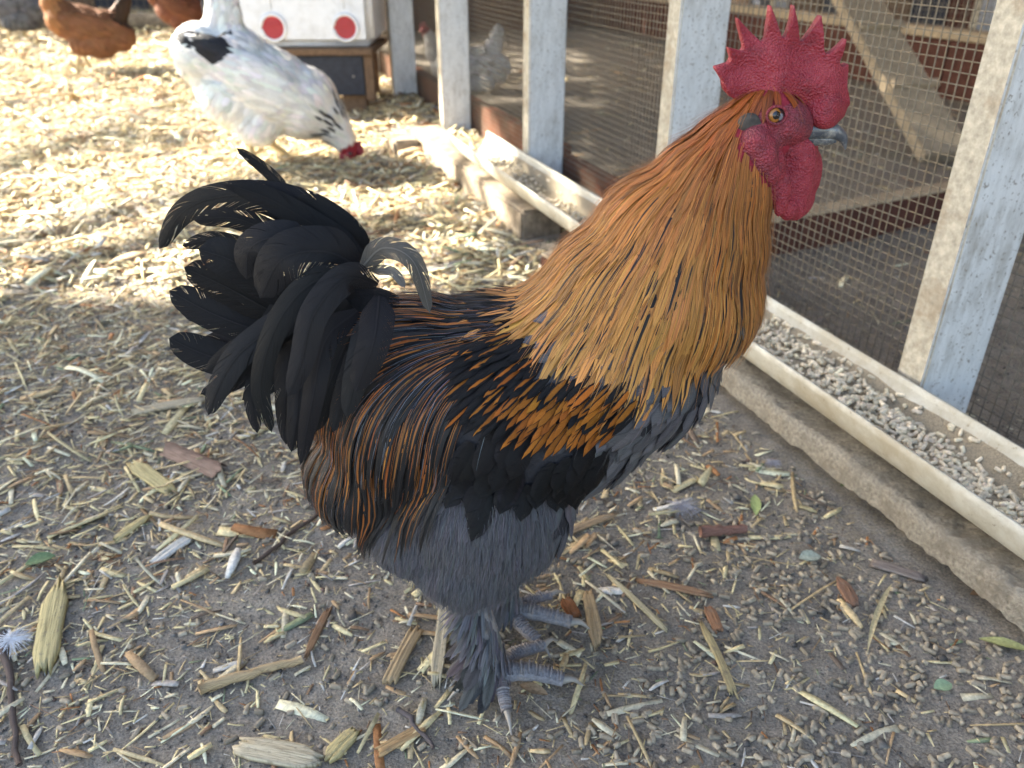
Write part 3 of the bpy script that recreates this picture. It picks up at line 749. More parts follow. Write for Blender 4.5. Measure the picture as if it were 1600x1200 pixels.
for g, nm, m in (('hackle', 'hackle_plumage', M_HACKLE), ('mantle', 'mantle_plumage', M_FEATHER), ('saddle', 'saddle_plumage', M_HACKLE), ('bow', 'wing_bow', M_COVERT),
                 ('bar', 'wing_coverts', M_TAIL), ('breast', 'breast_plumage', M_COVERT), ('thigh', 'thigh_fluff', M_DOWN), ('rear', 'rear_fluff', M_DOWN)):
    sets[g].build(nm, m, rooster, kind='stuff')

# tail: every feather its own part, drawn as a curve in the bird's own side plane
def tq(cx, cy, y): return on_y(230 + cx/2.222, 220 + cy/2.222, y)
TAIL = [  # path (side view), half width, depth plane, shade
 ([(500,200),(420,110),(310,25)], 20, .530, 'b'), ([(760,400),(640,265),(480,190),(262,152)], 40, .522, 'b'),
 ([(640,330),(420,205),(250,195),(120,250),(42,375)], 46, .540, 'b'), ([(560,400),(430,320),(300,268),(160,275)], 38, .526, 'b'),
 ([(480,430),(330,370),(220,345),(122,365)], 32, .532, 'b'), ([(750,405),(600,305),(430,205),(285,152)], 40, .514, 'b'),
 ([(765,400),(700,300),(600,225),(520,195)], 32, .520, 'b'), ([(770,410),(700,320),(560,250),(420,230)], 36, .518, 'b'),
 ([(740,440),(620,385),(470,410),(392,545)], 66, .468, 'm'), ([(640,400),(480,335),(360,370),(345,480)], 48, .482, 'm'),
 ([(520,580),(320,430),(178,375)], 58, .492, 'm'), ([(500,630),(280,510),(128,440)], 58, .497, 'm'),
 ([(470,690),(240,605),(75,520)], 56, .502, 'm'), ([(420,800),(210,745),(75,685)], 52, .507, 'm'),
 ([(560,560),(330,480),(150,480)], 50, .510, 'm'), ([(560,620),(330,600),(110,590)], 50, .514, 'm'), ([(560,700),(330,700),(160,730)], 50, .516, 'm'),
 ([(740,450),(570,495),(450,640),(392,850),(432,1012)], 36, .457, 's'), ([(800,500),(690,480),(580,600),(535,770),(492,885)], 42, .450, 's'),
 ([(640,520),(450,640),(320,740),(250,850),(212,952)], 42, .462, 's'), ([(730,590),(620,690),(575,890),(532,1125)], 36, .447, 's'),
 ([(805,540),(785,700),(722,872)], 48, .440, 's'), ([(640,620),(500,750),(480,900),(482,1055)], 38, .464, 's'),
 ([(560,660),(420,760),(290,840),(185,880)], 32, .470, 's'), ([(520,680),(400,800),(365,900),(382,1015)], 30, .466, 's'),
 ([(620,580),(430,680),(310,790),(240,905)], 36, .467, 's'), ([(700,680),(630,850),(585,1010)], 36, .452, 's'),
 ([(760,680),(700,850),(645,1010)], 40, .447, 's'), ([(700,560),(560,700),(430,830),(330,900)], 40, .474, 's'), ([(720,520),(520,600),(360,700),(200,800)], 46, .480, 's'),
 ([(780,600),(740,760),(690,960)], 42, .444, 's'), ([(660,640),(540,800),(520,960),(500,1080)], 36, .456, 's'),
 ([(740,445),(820,372),(925,420),(982,598)], 30, .458, 'g'), ([(770,450),(850,455),(895,510)], 16, .463, 'g')]
r2 = np.random.default_rng(9)
for i, (path, hw, yy, sh) in enumerate(TAIL):
    ys = YC*.35 + yy*.65
    pts = np.array([tq(cx, cy, ys + (yy - ys)*min(1, j/(len(path)-1)*1.6) - (.004*j if sh == 's' else 0)) for j, (cx, cy) in enumerate(path)])
    C = spline(pts, 7); k = len(C); T = np.gradient(C, axis=0); T /= np.linalg.norm(T, axis=1)[:, None]
    face = np.array([0, -1., .25 + .15*r2.normal()]); face /= np.linalg.norm(face)
    Sd = np.cross(T, face); Sd /= np.linalg.norm(Sd, axis=1)[:, None]; N = np.cross(Sd, T)
    N *= np.sign((N*face).sum(1))[:, None]
    wd = PROF['sickle' if sh != 'm' else 'round'](np.linspace(0, 1, k)) * hw * .000240
    base = dict(b=BLACK*.9, m=BLACK*1.6, s=BLACK*1.2, g=np.array([.095, .088, .082]))[sh]
    c = jit(base, r2, .12); pl = Plume()
    pl.strip(C, Sd, N, wd, c*(1.5 if r2.random() < .3 else 1.0), np.r_[c*.8, .1], .13, r2.random(), 7)
    # quill
    pl.strip(C + N*.0004, Sd, N, np.linspace(.0007, .0002, k), c*1.6, np.r_[c*1.6, .5], 0, .5, 2)
    pl.build('tail_feather', M_TAIL, rooster)
tb = blob('tail_base', [((-.100, YC, .300), (.038, .034, .040)), ((-.125, YC, .315), (.032, .026, .040)), ((-.15, YC, .31), (.03, .018, .036))], .005, 6)
at = tb.attributes.new('col', 'FLOAT_COLOR', 'POINT'); at.data.foreach_set('color', np.tile(np.array([.012,.012,.013,1], np.float32), len(tb.vertices)))
tb.transform(Matrix.Translation(-Vector(origin(rooster)))); link('tail_base', tb, M_SKIN, rooster)

# comb
cpx = [(1272,172),(1300,194),(1318,184),(1327,160),(1322,135),(1326,97),(1312,104),(1309,97),(1319,57),(1291,84),(1285,80),(1282,22),(1256,62),(1250,67),(1237,5),(1226,54),(1220,61),(1201,6),(1195,60),(1190,67),(1149,25),(1160,70),(1160,80),(1134,72),(1140,92),(1137,97),(1113,104),(1126,124),(1136,148),(1150,156),(1185,142),(1225,150)]
def comb_extra(bm):
    P = [on_y(u, v, YC) for u, v in cpx]
    f = [bm.verts.new((p[0], YC - .0042, p[2])) for p in P]; b_ = [bm.verts.new((p[0], YC + .0042, p[2])) for p in P]
    bm.faces.new(f); bm.faces.new(b_[::-1])
    for i in range(len(P)): j = (i+1) % len(P); bm.faces.new((f[i], b_[i], b_[j], f[j]))
    bmesh.ops.recalc_face_normals(bm, faces=bm.faces); bmesh.ops.triangulate(bm, faces=bm.faces)
c0 = on_y(1290, 172, YC); c1 = on_y(1225, 140, YC); c2 = on_y(1170, 125, YC)
cme = blob('comb', [((c0[0], YC, c0[2]), (.013, .010, .011)), ((c1[0], YC, c1[2]), (.024, .0085, .014)), ((c2[0], YC, c2[2]), (.018, .007, .011))], .0011, 3, comb_extra)
cv = mesh_np(cme); cv[:, 1] += (.0022*np.sin(cv[:, 0]*190) + .0012*np.sin(cv[:, 2]*240 + cv[:, 0]*90)); cme.vertices.foreach_set('co', cv.ravel())
def part_mesh(name, me, m, parent=rooster):
    me.transform(Matrix.Translation(-Vector(origin(parent)))); return link(name, me, m, parent)
part_mesh('comb', cme, M_COMB)
# face skin, wattles, earlobe
def pb(u, v, y, r): q = on_y(u, v, y); return ((q[0], q[1], q[2]), r)
ys = YC - .012
part_mesh('face', blob('face', [pb(1212,190,YC,(.021,.0225,.017)), pb(1238,196,YC,(.012,.017,.013)), pb(1250,198,YC,(.007,.011,.009)), pb(1195,225,YC-.006,(.011,.016,.012)), pb(1180,235,YC-.012,(.009,.008,.013)), pb(1178,215,YC-.010,(.010,.0105,.010)), pb(1178,224,YC-.022,(.010,.010,.011)), pb(1190,245,YC-.022,(.010,.010,.013)), pb(1202,268,YC-.020,(.007,.009,.010)), pb(1190,180,YC-.004,(.012,.0175,.012)), pb(1228,222,YC,(.012,.014,.010))], .0016, 12), M_FACE)
part_mesh('wattle', blob('wattle', [pb(1240,232,YC-.010,(.011,.0045,.009)), pb(1254,262,YC-.012,(.0085,.004,.017)), pb(1251,295,YC-.013,(.0075,.0038,.017)), pb(1243,325,YC-.014,(.0075,.004,.0085)), pb(1204,248,YC-.018,(.0065,.004,.012)), pb(1212,275,YC-.021,(.0055,.0036,.016)), pb(1222,305,YC-.021,(.0052,.0034,.014)), pb(1232,328,YC-.018,(.006,.004,.007)), pb(1230,270,YC-.010,(.010,.0035,.024)), pb(1234,305,YC-.013,(.008,.0035,.016))], .001, 2), M_COMB)
part_mesh('wattle', blob('wattle', [pb(1250,240,YC+.010,(.012,.005,.012)), pb(1258,275,YC+.013,(.011,.005,.020)), pb(1250,310,YC+.013,(.010,.005,.014))], .0012, 4), M_COMB)
part_mesh('earlobe', blob('earlobe', [pb(1170,194,YC-.0185,(.0072,.004,.0068)), pb(1181,202,YC-.0190,(.005,.004,.0055)), pb(1166,205,YC-.0180,(.004,.003,.004))], .001, 4), M_LOBE)
# eye
ye = YC - .0205; e = on_y(1213, 180, ye)
eyeo = empty('eye', Vector(e) - Vector(origin(rooster))); eyeo.parent = rooster
fwd = unit(np.array([.10, -1, .18]))
def disc_cap(c, r, h, n=20, rings=5):
    a = unit(np.cross(fwd, (0, 0, 1))); b = np.cross(a, fwd); V = []
    for i in range(rings):
        s = (i+1)/rings
        for j in range(n): th = 2*np.pi*j/n; V.append(c + r*s*(math.cos(th)*a + math.sin(th)*b) + fwd*h*(1 - s*s))
    V.append(c + fwd*h); F = []
    for i in range(rings-1):
        for j in range(n): k = (j+1) % n; F.append((i*n+j, i*n+k, (i+1)*n+k, (i+1)*n+j))
    t = len(V)-1
    for j in range(0, n, 2): F.append((t, j, (j+1) % n, (j+2) % n))
    return np.array(V), np.array(F)
V, F = disc_cap(e + fwd*-.0006, .0052, .0026); add('eye_ring', V, F, M_EYEDARK, eyeo, smooth=True)
V, F = disc_cap(e + fwd*.0001 + np.array([.0012,0,-.0005]), .0031, .0020); add('eye_white', V, F, M_EYEWHITE, eyeo, smooth=True)
V, F = disc_cap(e + fwd*.0004 + np.array([-.0007,0,0]), .0042, .0022); add('iris', V, F, M_IRIS, eyeo, smooth=True)
V, F = disc_cap(e + fwd*.0019 + np.array([-.0007,0,0]), .0024, .0010); add('pupil', V, F, M_PUPIL, eyeo, smooth=True)
th = np.linspace(0, 2*np.pi, 25); a_ = unit(np.cross(fwd, (0,0,1))); b_ = np.cross(a_, fwd)
V, F = tube(np.array([e + fwd*.0006 + .0054*(math.cos(t)*a_*1.12 + math.sin(t)*b_*.92) for t in th]), .0009, 6, False); add('eyelid', V, F, M_FACE, eyeo, smooth=True)
# beak
def beak(name, pts, rad, flat):
    C = spline([on_y(u, v, YC) for u, v in pts], 6); R = np.interp(np.linspace(0, 1, len(C)), np.linspace(0, 1, len(rad)), rad)
    V, F = tube(C, R, 14); V = V.copy(); V[:, 1] = YC + (V[:, 1] - YC)*flat; return add(name, V, F, M_BEAK, rooster, smooth=True)
beak('upper_beak', [(1250,203),(1280,203),(1303,206),(1317,216),(1321,233)], [.0068, .0063, .0050, .0030, .0005], .9)
beak('lower_beak', [(1250,216),(1275,217),(1296,219),(1306,221)], [.0046, .0044, .0032, .0010], .9)

# legs: scaled shank, toes with claws, foot feathers
def leg(px, hock, ball, toes, mat_=M_LEG, seed=1):
    r = np.random.default_rng(seed)
    lo = empty('leg', Vector((ball[0], ball[1], 0)) - Vector(origin(rooster))); lo.parent = rooster
    C = spline([hock, (np.array(hock)+ball)/2 + np.array([.002, 0, 0]), np.array([ball[0]-.002, ball[1], .016])], 8)
    V, F = tube(C, np.linspace(.0105, .0095, len(C)), 14); add('shank', V, F, M_LEG, lo, smooth=True)
    for (pts, r0_, r1_) in toes:
        P = spline([np.array([q[0], q[1], q[2]]) for q in pts], 9); k = len(P); s = np.linspace(0, 1, k)
        R = (r0_*(1-s) + r1_*s) * (1 + .10*np.abs(np.sin(s*np.pi*3.5))) + .0004*np.sin(np.arange(k)*np.pi)
        V, F = tube(P, R, 12); add('toe', V, F, M_LEG, lo, smooth=True)
        # scutes across the top of the toe
        T = unit(P[-1]-P[0]); sc = []
        for j in range(1, k-1):
            t_ = unit(P[min(j+1, k-1)] - P[j-1]); sd = unit(np.cross(t_, (0,0,1))); up = np.cross(sd, t_)
            a2 = np.linspace(-1.0, 1.0, 7); arc = np.array([P[j] + R[j]*1.06*(math.sin(q)*sd + math.cos(q)*up) for q in a2]); sc.append(tube(arc + r.normal(0, .0004, 3), r.uniform(.0005, .0011), 5))
        V, F = merge(sc); add('scutes', V, F, M_LEG, lo, smooth=True)
        e_ = P[-1]; cl = spline([e_ - T*.002, e_ + T*.008 + np.array([0,0,.002]), e_ + T*.017 + np.array([0,0,-.004])], 5)
        V, F = tube(cl, np.linspace(r1_*.8, .0006, len(cl)), 8); add('claw', V, F, M_CLAW, lo, smooth=True)
    return lo
def gp(u, v, z): return on_z(u, v, z)
nb = gp(778, 1050, .012); fb = gp(795, 952, .012)
n_leg = leg(0, (-.032, .462, .105), nb, [([nb, gp(832,1050,.012), gp(880,1062,.008)], .0085, .0055), ([nb, gp(805,1022,.010), gp(850,1008,.007)], .0065, .0045),
      ([nb, gp(786,1085,.009), gp(792,1112,.006)], .0060, .0042), ([nb, gp(745,1065,.010), gp(728,1075,.006)], .0055, .004)], seed=1)
f_leg = leg(0, (-.008, .556, .105), fb, [([fb, gp(840,958,.012), gp(893,972,.008)], .0080, .0055), ([fb, gp(815,978,.010), gp(842,1003,.007)], .0065, .0045),
      ([fb, gp(830,938,.010), gp(860,930,.007)], .0055, .004), ([fb, gp(770,962,.010), gp(752,968,.006)], .0055, .004)], seed=2)
for lg, hk, bl, sd in ((n_leg, np.array((-.032,.462,.105)), nb, 3), (f_leg, np.array((-.008,.556,.105)), fb, 4)):
    r = np.random.default_rng(sd); pl = Plume()
    for j in range(460):
        s = r.random()**.8; p = hk*(1-s) + np.array([bl[0]-.002, bl[1], .022])*s
        an = r.uniform(-.3, 2*np.pi-.3); od = np.array([math.cos(an)*1.0 - .25, math.sin(an) - .35, 0]); od = unit(od)
        big = s > .55 and r.random() < .09 and od[0] < .2
        L = r.uniform(.03, .052) if big else r.uniform(.014, .028); k = 6; C = [p + od*r.uniform(.004, .013)]
        d = unit(od*(.55 if not big else .9) + np.array([-.40, -.15, -.60]))
        for i in range(k-1):
            d = unit(d + np.array([0, 0, -.12])); q = C[-1] + d*L/(k-1); q[2] = max(q[2], .004 + .001*i); C.append(q)
        C = np.array(C); N = np.tile(unit(od + np.array([0, -.4, .6])), (k, 1)); T = np.gradient(C, axis=0); Sd = np.cross(N, T); Sd /= np.linalg.norm(Sd, axis=1)[:, None] + 1e-9
        c = jit(GREY*(.75 if big else 1.35), r, .2)
        pl.strip(C, Sd, N, PROF['round'](np.linspace(0, 1, k))*(r.uniform(.004, .007) if big else r.uniform(.0006, .0019)), c, np.r_[c*.7, .3], .2, r.random(), 3)
    pl.build('foot_feathering', M_DOWN, lg, kind='stuff')
# ------------------------------------------------------------------ hens
M_HLEG = mat('hen_leg', plain((.42,.33,.18), .6, 200, .3, .3, .001))
def hen(name, loc, yaw, label, colf, pose='stand', pitch=0.0, sc=1.0, spacing=.012, sink=0.0, seed=1, hide_legs=False, fluffy=1.0):
    r = np.random.default_rng(seed)
    root = empty(name, loc, label, 'hen', 'hens around the rooster')
    B = [((0,0,.225),(.125,.09,.092)), ((.075,0,.235),(.085,.08,.085)), ((-.09,0,.235),(.085,.078,.082)), ((-.07,0,.165),(.095,.085,.075)), ((-.165,0,.215),(.075,.072,.072)),
         ((-.155,0,.295),(.045,.030,.055)), ((-.175,0,.335),(.035,.020,.050)), ((-.19,0,.375),(.026,.014,.035)),
         ((.0,-.035,.14),(.055,.042,.05)), ((.0,.035,.14),(.055,.042,.05)), ((-.02,-.072,.24),(.10,.022,.055)), ((-.02,.072,.24),(.10,.022,.055)), ((-.12,-.062,.255),(.06,.018,.03)), ((-.12,.062,.255),(.06,.018,.03))]
    if pose == 'stand':
        N = [((.125,0,.295),(.055,.05,.055)), ((.145,0,.34),(.038,.036,.042)), ((.158,0,.375),(.028,.026,.032)), ((.17,0,.402),(.027,.021,.022))]; hd = np.array([.17,0,.402]); hdir = np.array([1,0,-.15])
    else:
        N = [((.125,0,.235),(.058,.058,.056)), ((.16,0,.222),(.046,.044,.044)), ((.19,0,.208),(.035,.033,.034)), ((.216,0,.192),(.026,.021,.023))]; hd = np.array([.216,0,.192]); hdir = unit(np.array([1,0,-.9]))
    hip = np.array([0, 0, .15]); cp, sp_ = math.cos(pitch), math.sin(pitch)
    def body(p):    # nose-down pitch about the hips
        q = np.asarray(p, float) - hip; return np.array([q[0]*cp + q[2]*sp_, q[1], -q[0]*sp_ + q[2]*cp]) + hip - np.array([0, 0, sink])
    def place(p): q = np.asarray(p)*sc; c, s = math.cos(yaw), math.sin(yaw); return np.array([q[0]*c - q[1]*s, q[0]*s + q[1]*c, q[2]]) + np.array(loc)
    me = blob('body', [(b[0], b[1]) for b in B + N], .008, 6)
    V = mesh_np(me).astype(float); L0 = V.copy()
    V = np.array([place(body(v)) for v in V]); me.vertices.foreach_set('co', V.astype(np.float32).ravel()); me.update()
    cc = np.array([np.r_[colf(v, None), 1.0] for v in L0])
    cc[np.linalg.norm(L0 - hd, axis=1) < .026, :3] = (.28, .03, .04)
    at = me.attributes.new('col', 'FLOAT_COLOR', 'POINT'); at.data.foreach_set('color', cc.astype(np.float32).ravel())
    bv = bvh_of(me); S_ = surf_samples(me, spacing*sc, r)
    # local coordinates of every sample by nearest vertex
    from mathutils.kdtree import KDTree
    kd = KDTree(len(V)); [kd.insert(Vector(v), i) for i, v in enumerate(V)]; kd.balance()
    def locd(p): return L0[kd.find(Vector(p))[1]]
    bk = place(body((-1,0,.0))) - place(body((0,0,0))); dn = np.array([0,0,-1.])
    hw = place(hd if pose == 'stand' else body(hd)) if False else place(body(hd))
    pl = Plume()
    for p in S_:
        l = locd(p)
        if np.linalg.norm(l - hd) < .029: continue
        if l[0] > .10: f = place(body((0,0,.22))) - hw
        elif l[2] > .28 and l[0] < -.12: f = place(body((-.2,0,.45))) - place(body((-.15,0,.25)))
        elif l[2] < .18: f = bk*.5 + dn*1.0
        else: f = bk + dn*.25
        f = unit(f); c = jit(colf(l, r), r, .10); wing = abs(l[1]) > .07 and l[0] < .05 and l[2] > .2
        Ln = (.055 if wing else .034)*sc*r.uniform(.8, 1.2); w = (.010 if wing else .0085)*sc*fluffy*(.45 if l[0] > .12 else 1)
        grow(pl, bv, p, lambda q: f, Ln, w, 'round', c*.92, np.r_[c, .6], r, 4, .001, .007*fluffy, .25)
    me.transform(Matrix.Translation(-Vector(loc))); link('body', me, M_SKIN, root)
    pl.build('plumage', M_FEATHER, root, kind='stuff')
    # head parts
    hdw = unit(place(body(hd + hdir)) - place(body(hd))); side = unit(np.cross(hdw, (0,0,1))); up = np.cross(side, hdw)
    bp = [hw + hdw*.020*sc, hw + hdw*.034*sc - up*.002, hw + hdw*.046*sc - up*.007*sc]
    V, F = tube(spline(bp, 4), np.linspace(.008, .001, 9)*sc, 8); add('beak', V, F, M_HLEG, root, smooth=True)
    cm = blob('comb', [(tuple(hw + up*.022*sc + hdw*k*sc), (.010*sc, .006*sc, .009*sc)) for k in (-.004, .006, .016)] + [(tuple(hw + up*.032*sc + hdw*k*sc), (.004*sc, .004*sc, .007*sc)) for k in (-.006, .004, .014)], .0025, 2)
    cm.transform(Matrix.Translation(-Vector(loc))); link('comb', cm, M_COMB, root)
    wm = blob('wattle', [(tuple(hw - up*.022*sc + hdw*.014*sc + side*s*.008*sc), (.009*sc, .006*sc, .014*sc)) for s in (-1, 1)] + [(tuple(hw + hdw*.012*sc), (.017*sc, .0235*sc, .017*sc))], .0025, 3)
    wm.transform(Matrix.Translation(-Vector(loc))); link('wattle', wm, M_COMB, root)
    for s in (-1, 1):
        q = hw + side*s*.0225*sc + up*.004*sc + hdw*.008*sc; em = blob('eye', [(tuple(q), (.0045*sc,)*3)], .0015, 1)
        em.transform(Matrix.Translation(-Vector(loc))); link('eye', em, M_PUPIL, root)
    if not hide_legs:
        for s in (-1, 1):
            fo = place((.015 + .03*s, s*.045, 0)); kn = place(body((.0, s*.04, .12)))
            lg = empty('leg', Vector(fo) - Vector(loc)); lg.parent = root
            V, F = tube(spline([kn, (kn + fo)/2 + np.array([-.01, 0, 0]), fo + np.array([0, 0, .008])], 4), .0075*sc, 8); add('shank', V, F, M_HLEG, lg, smooth=True)
            for an in (-.55, 0, .55, math.pi):
                ln = .055 if an < 3 else .025; tip = fo + np.array([math.cos(yaw+an)*ln, math.sin(yaw+an)*ln, .004])*sc
                V, F = tube([fo + np.array([0,0,.008]), (fo+tip)/2 + np.array([0,0,.007]), tip], np.array([.006, .005, .002])*sc, 6); add('toe', V, F, M_HLEG, lg, smooth=True)
    return root
WHITE = np.array([.76, .74, .70])
def c_white(l, r):
    if l[0] < -.075 and .232 < l[2] < .285 and abs(l[1]) > .045 and (r is None or r.random() < .8): return np.array([.03,.03,.035])
    if r is not None and .140 < l[0] < .192 and r.random() < .55: return np.array([.06,.06,.065])
    return WHITE
def gz(x, y): return float(gh(x, y))
hen('white_hen', (-.69, 2.27, gz(-.69, 2.27)), .08, 'white hen with black neck and wing tips pecking before the feeder', c_white, 'peck', .56, 1.12, .0105, .04, 5)
def c_brown(l, r):
    if l[0] < -.13 and l[2] > .27: return np.array([.05,.03,.02])
    if l[0] > .10: return np.array([.33,.15,.06])
    return np.array([.22,.10,.05]) * (1.1 if l[2] < .2 else .9)
hen('orange_brown_hen', (-1.957, 3.93, gz(-1.957, 3.93)), math.radians(200), 'orange brown hen with dark tail standing in the litter, facing left', c_brown, 'stand', -.25, .92, .013, 0, 6)
def c_red(l, r): return np.array([.15,.058,.033]) * (1.15 if l[2] < .2 else .85)
hen('red_brown_hen', (-1.86, 4.95, gz(-1.86, 4.95)), math.radians(-12), 'dark red brown hen bending down behind the white hen', c_red, 'peck', .45, 1.0, .014, 0, 7)
def c_grey(l, r): return np.array([.115,.118,.135]) * (1 if r is None or r.random() < .7 else .65)
hen('grey_hen', (-2.98, 5.25, gz(-2.98, 5.25)), math.radians(165), 'fluffy dark grey hen at the upper left corner', c_grey, 'stand', 0, 1.05, .014, .02, 8, fluffy=1.3)
def c_pale(l, r): return np.array([.55,.55,.55]) * (1 if r is None or r.random() < .8 else .6)
hen('pale_hen', (-.20, 3.5, gz(-.2, 3.5)), math.radians(176), 'pale grey white hen resting behind the mesh, half hidden by a stud', c_pale, 'stand', .05, .82, .014, .115, 9, hide_legs=True)
# ------------------------------------------------------------------ litter
PAL = 1.16*np.array([(.60,.50,.28),(.66,.58,.40),(.50,.38,.21),(.40,.27,.15),(.24,.15,.09),(.36,.17,.07),(.34,.30,.26),(.55,.52,.46),(.22,.26,.15),(.15,.11,.08)])
PALW = np.array([.28,.22,.20,.10,.04,.045,.05,.05,.022,.01]); PALW /= PALW.sum()
def chips(P, yaw, pitch, L, Wd, Th, col, r, seg=3, bend=None, taper=None, roll=None):
    """splinters: tapered bent slabs, seg+1 cross sections of 4 corners"""
    n = len(P); k = seg + 1; s = np.linspace(-.5, .5, k)
    bend = r.normal(0, .10, n) if bend is None else bend; sway = r.normal(0, .07, n)
    prof = np.ones((n, k)); e0 = r.uniform(.45, 1.05, n); e1 = r.uniform(.35, 1.0, n); prof[:, 0] = e0; prof[:, -1] = e1
    if k > 3: prof[:, 1:-1] = r.uniform(.75, 1.1, (n, k-2))
    c, sn = np.cos(yaw), np.sin(yaw); D = np.stack([c*np.cos(pitch), sn*np.cos(pitch), np.sin(pitch)], 1)
    ro = r.normal(0, .25, n) if roll is None else roll
    S0 = np.stack([-sn, c, np.zeros(n)], 1); U0 = np.cross(D, S0); S1 = S0*np.cos(ro)[:, None] + U0*np.sin(ro)[:, None]; U1 = np.cross(D, S1)
    ctr = P[:, None] + D[:, None]*(L[:, None]*s[None])[..., None] + U1[:, None]*((bend*L)[:, None]*(.25 - s**2)[None])[..., None] + S1[:, None]*((sway*L)[:, None]*(.25 - s**2)[None])[..., None]
    tw = r.normal(0, .25, n)
    V = []
    for a, b in ((-1,-1),(1,-1),(1,1),(-1,1)):
        off = S1[:, None]*((Wd[:, None]*prof)*a/2)[..., None] + U1[:, None]*((Th[:, None]*(.4 + .6*prof))*b/2 + (Wd[:, None]*prof)*a/2*(tw[:, None]*s[None]))[..., None]
        V.append(ctr + off)
    V = np.stack(V, 2).reshape(n, k*4, 3)
    f = []
    for i in range(seg):
        for j in range(4): q = (j+1) % 4; f.append((i*4+j, i*4+q, (i+1)*4+q, (i+1)*4+j))
    f.append((3,2,1,0)); b = seg*4; f.append((b,b+1,b+2,b+3))
    F = np.array(f)[None] + (np.arange(n)*k*4)[:, None, None]
    cv = np.repeat(np.c_[col, np.ones(n)], k*4, 0)
    return V.reshape(-1, 3), F.reshape(-1, 4), cv
def dens(x, y):
    n = x*FN[0] + y*FN[1]; inside = n > .80
    wob = .5 + .5*np.sin(5.1*x + 2.3*y + .7)*np.sin(3.3*y - 4.1*x + 1.9)
    nearf = np.clip((y - .38)/.75, 0, 1); right = np.clip((x + .02)/.30, 0, 1)*np.clip(1.5 - y, 0, 1)
    d = (.58 + .42*nearf**.7) * (1 - .64*right) * (.45 + .55*np.clip(wob + nearf*.8, 0, 1))
    d = d*np.where((n > .60) & (~inside) & (y < 2.05), .12, 1)
    return np.where(inside, .035, d)
def frame_ok(P, m=90):
    x, y, z = P[:, 0], P[:, 1], P[:, 2] - CAM_H; zc = y*CP - z*SP; u = 800 + FPX*x/zc; v = 600 - FPX*(y*SP + z*CP)/zc
    return (u > -m) & (u < 1600+m) & (v > -m) & (v < 1200+m)
FEET = [nb[:2], fb[:2]]
def scatter(y0, y1, xm, per_m2, r, dmin=.0):
    A = 2*xm*(y1-y0); n = int(A*per_m2); x = r.uniform(-xm, xm, n); y = r.uniform(y0, y1, n)
    k = r.random(n) < dens(x, y); x, y = x[k], y[k]
    P = np.stack([x, y, gh(x, y)], 1); ok = frame_ok(P)
    n_ = x*FN[0] + y*FN[1]; t_ = x*FD[0] + y*FD[1]
    ok &= ~((n_ > .59) & (n_ < .73) & (t_ > -.97)); ok &= ~((n_ > .59) & (n_ < .70) & (t_ > -2.43) & (t_ < -1.49))
    return P[ok]
def litter(name, specs, label, m=M_LITTER):
    Vs, Fs, Cs, o = [], [], [], 0
    for (V, F, C) in specs: Vs.append(V); Fs.append(F + o); Cs.append(C); o += len(V)
    ob = add(name, np.concatenate(Vs), np.concatenate(Fs), m, attrs={'col': np.concatenate(Cs)})
    return tag(ob, label, 'litter', None, 'stuff')
r3 = np.random.default_rng(31); S_ = []
def band(y0, y1, xm, per, lmu, wmu, tmu, seg, layer, lsd=.55):
    P = scatter(y0, y1, xm, per, r3); n = len(P)
    L = np.clip(lmu*np.exp(r3.normal(0, lsd, n)), lmu*.25, lmu*4.5); Wd = np.clip(wmu*np.exp(r3.normal(0, .5, n)), wmu*.3, L*.27); Th = np.clip(tmu*np.exp(r3.normal(0, .4, n)), .0004, Wd*.4)
    d = dens(P[:, 0], P[:, 1]); P[:, 2] += Th/2 + r3.random(n)*layer*d
    col = PAL[r3.choice(len(PAL), n, p=PALW)] * r3.uniform(.7, 1.2, (n, 1)); pit = r3.normal(0, .16, n)*np.clip(d*1.3, .25, 1)
    P[:, 2] += np.abs(np.sin(pit))*L*.35
    S_.append(chips(P, r3.uniform(0, 6.283, n), pit, L, Wd, Th, np.clip(col, 0, .8), r3, seg))
band(.36, 1.35, 1.1, 5200, .019, .0031, .0009, 3, .006)
band(.36, 1.35, 1.1, 26000, .0075, .0014, .0005, 1, .005)
band(.36, 1.35, 1.1, 250, .038, .0068, .0018, 3, .007, .35)
band(1.35, 2.6, 1.9, 4600, .026, .0046, .0011, 3, .014)
band(1.35, 2.6, 1.9, 7500, .011, .0024, .0007, 1, .014)
band(1.35, 2.6, 1.9, 330, .058, .010, .002, 3, .014, .35)
band(2.6, 4.4, 3.2, 3400, .032, .0066, .0013, 1, .02)
band(2.6, 4.4, 3.2, 150, .08, .012, .002, 3, .02, .35)
band(4.4, 7.4, 5.2, 1100, .050, .011, .002, 1, .025)
litter('wood_chip_litter', S_, 'pale straw and wood chip litter covering the yard')
# grit and small stones
P = scatter(.36, 1.5, 1.1, 1, r3); n = 30000
x = r3.uniform(-.8, 1.1, n); y = r3.uniform(.36, 1.7, n); P = np.stack([x, y, gh(x, y)], 1)
nn_ = x*FN[0] + y*FN[1]; P = P[frame_ok(P) & ~((nn_ > .59) & (nn_ < .73) & (x*FD[0] + y*FD[1] > -.97))]; n = len(P)
O = np.array([(1,0,0),(0,1,0),(-1,0,0),(0,-1,0),(0,0,1),(0,0,-1)], float); OF = np.array([(0,1,4),(1,2,4),(2,3,4),(3,0,4),(1,0,5),(2,1,5),(3,2,5),(0,3,5)])
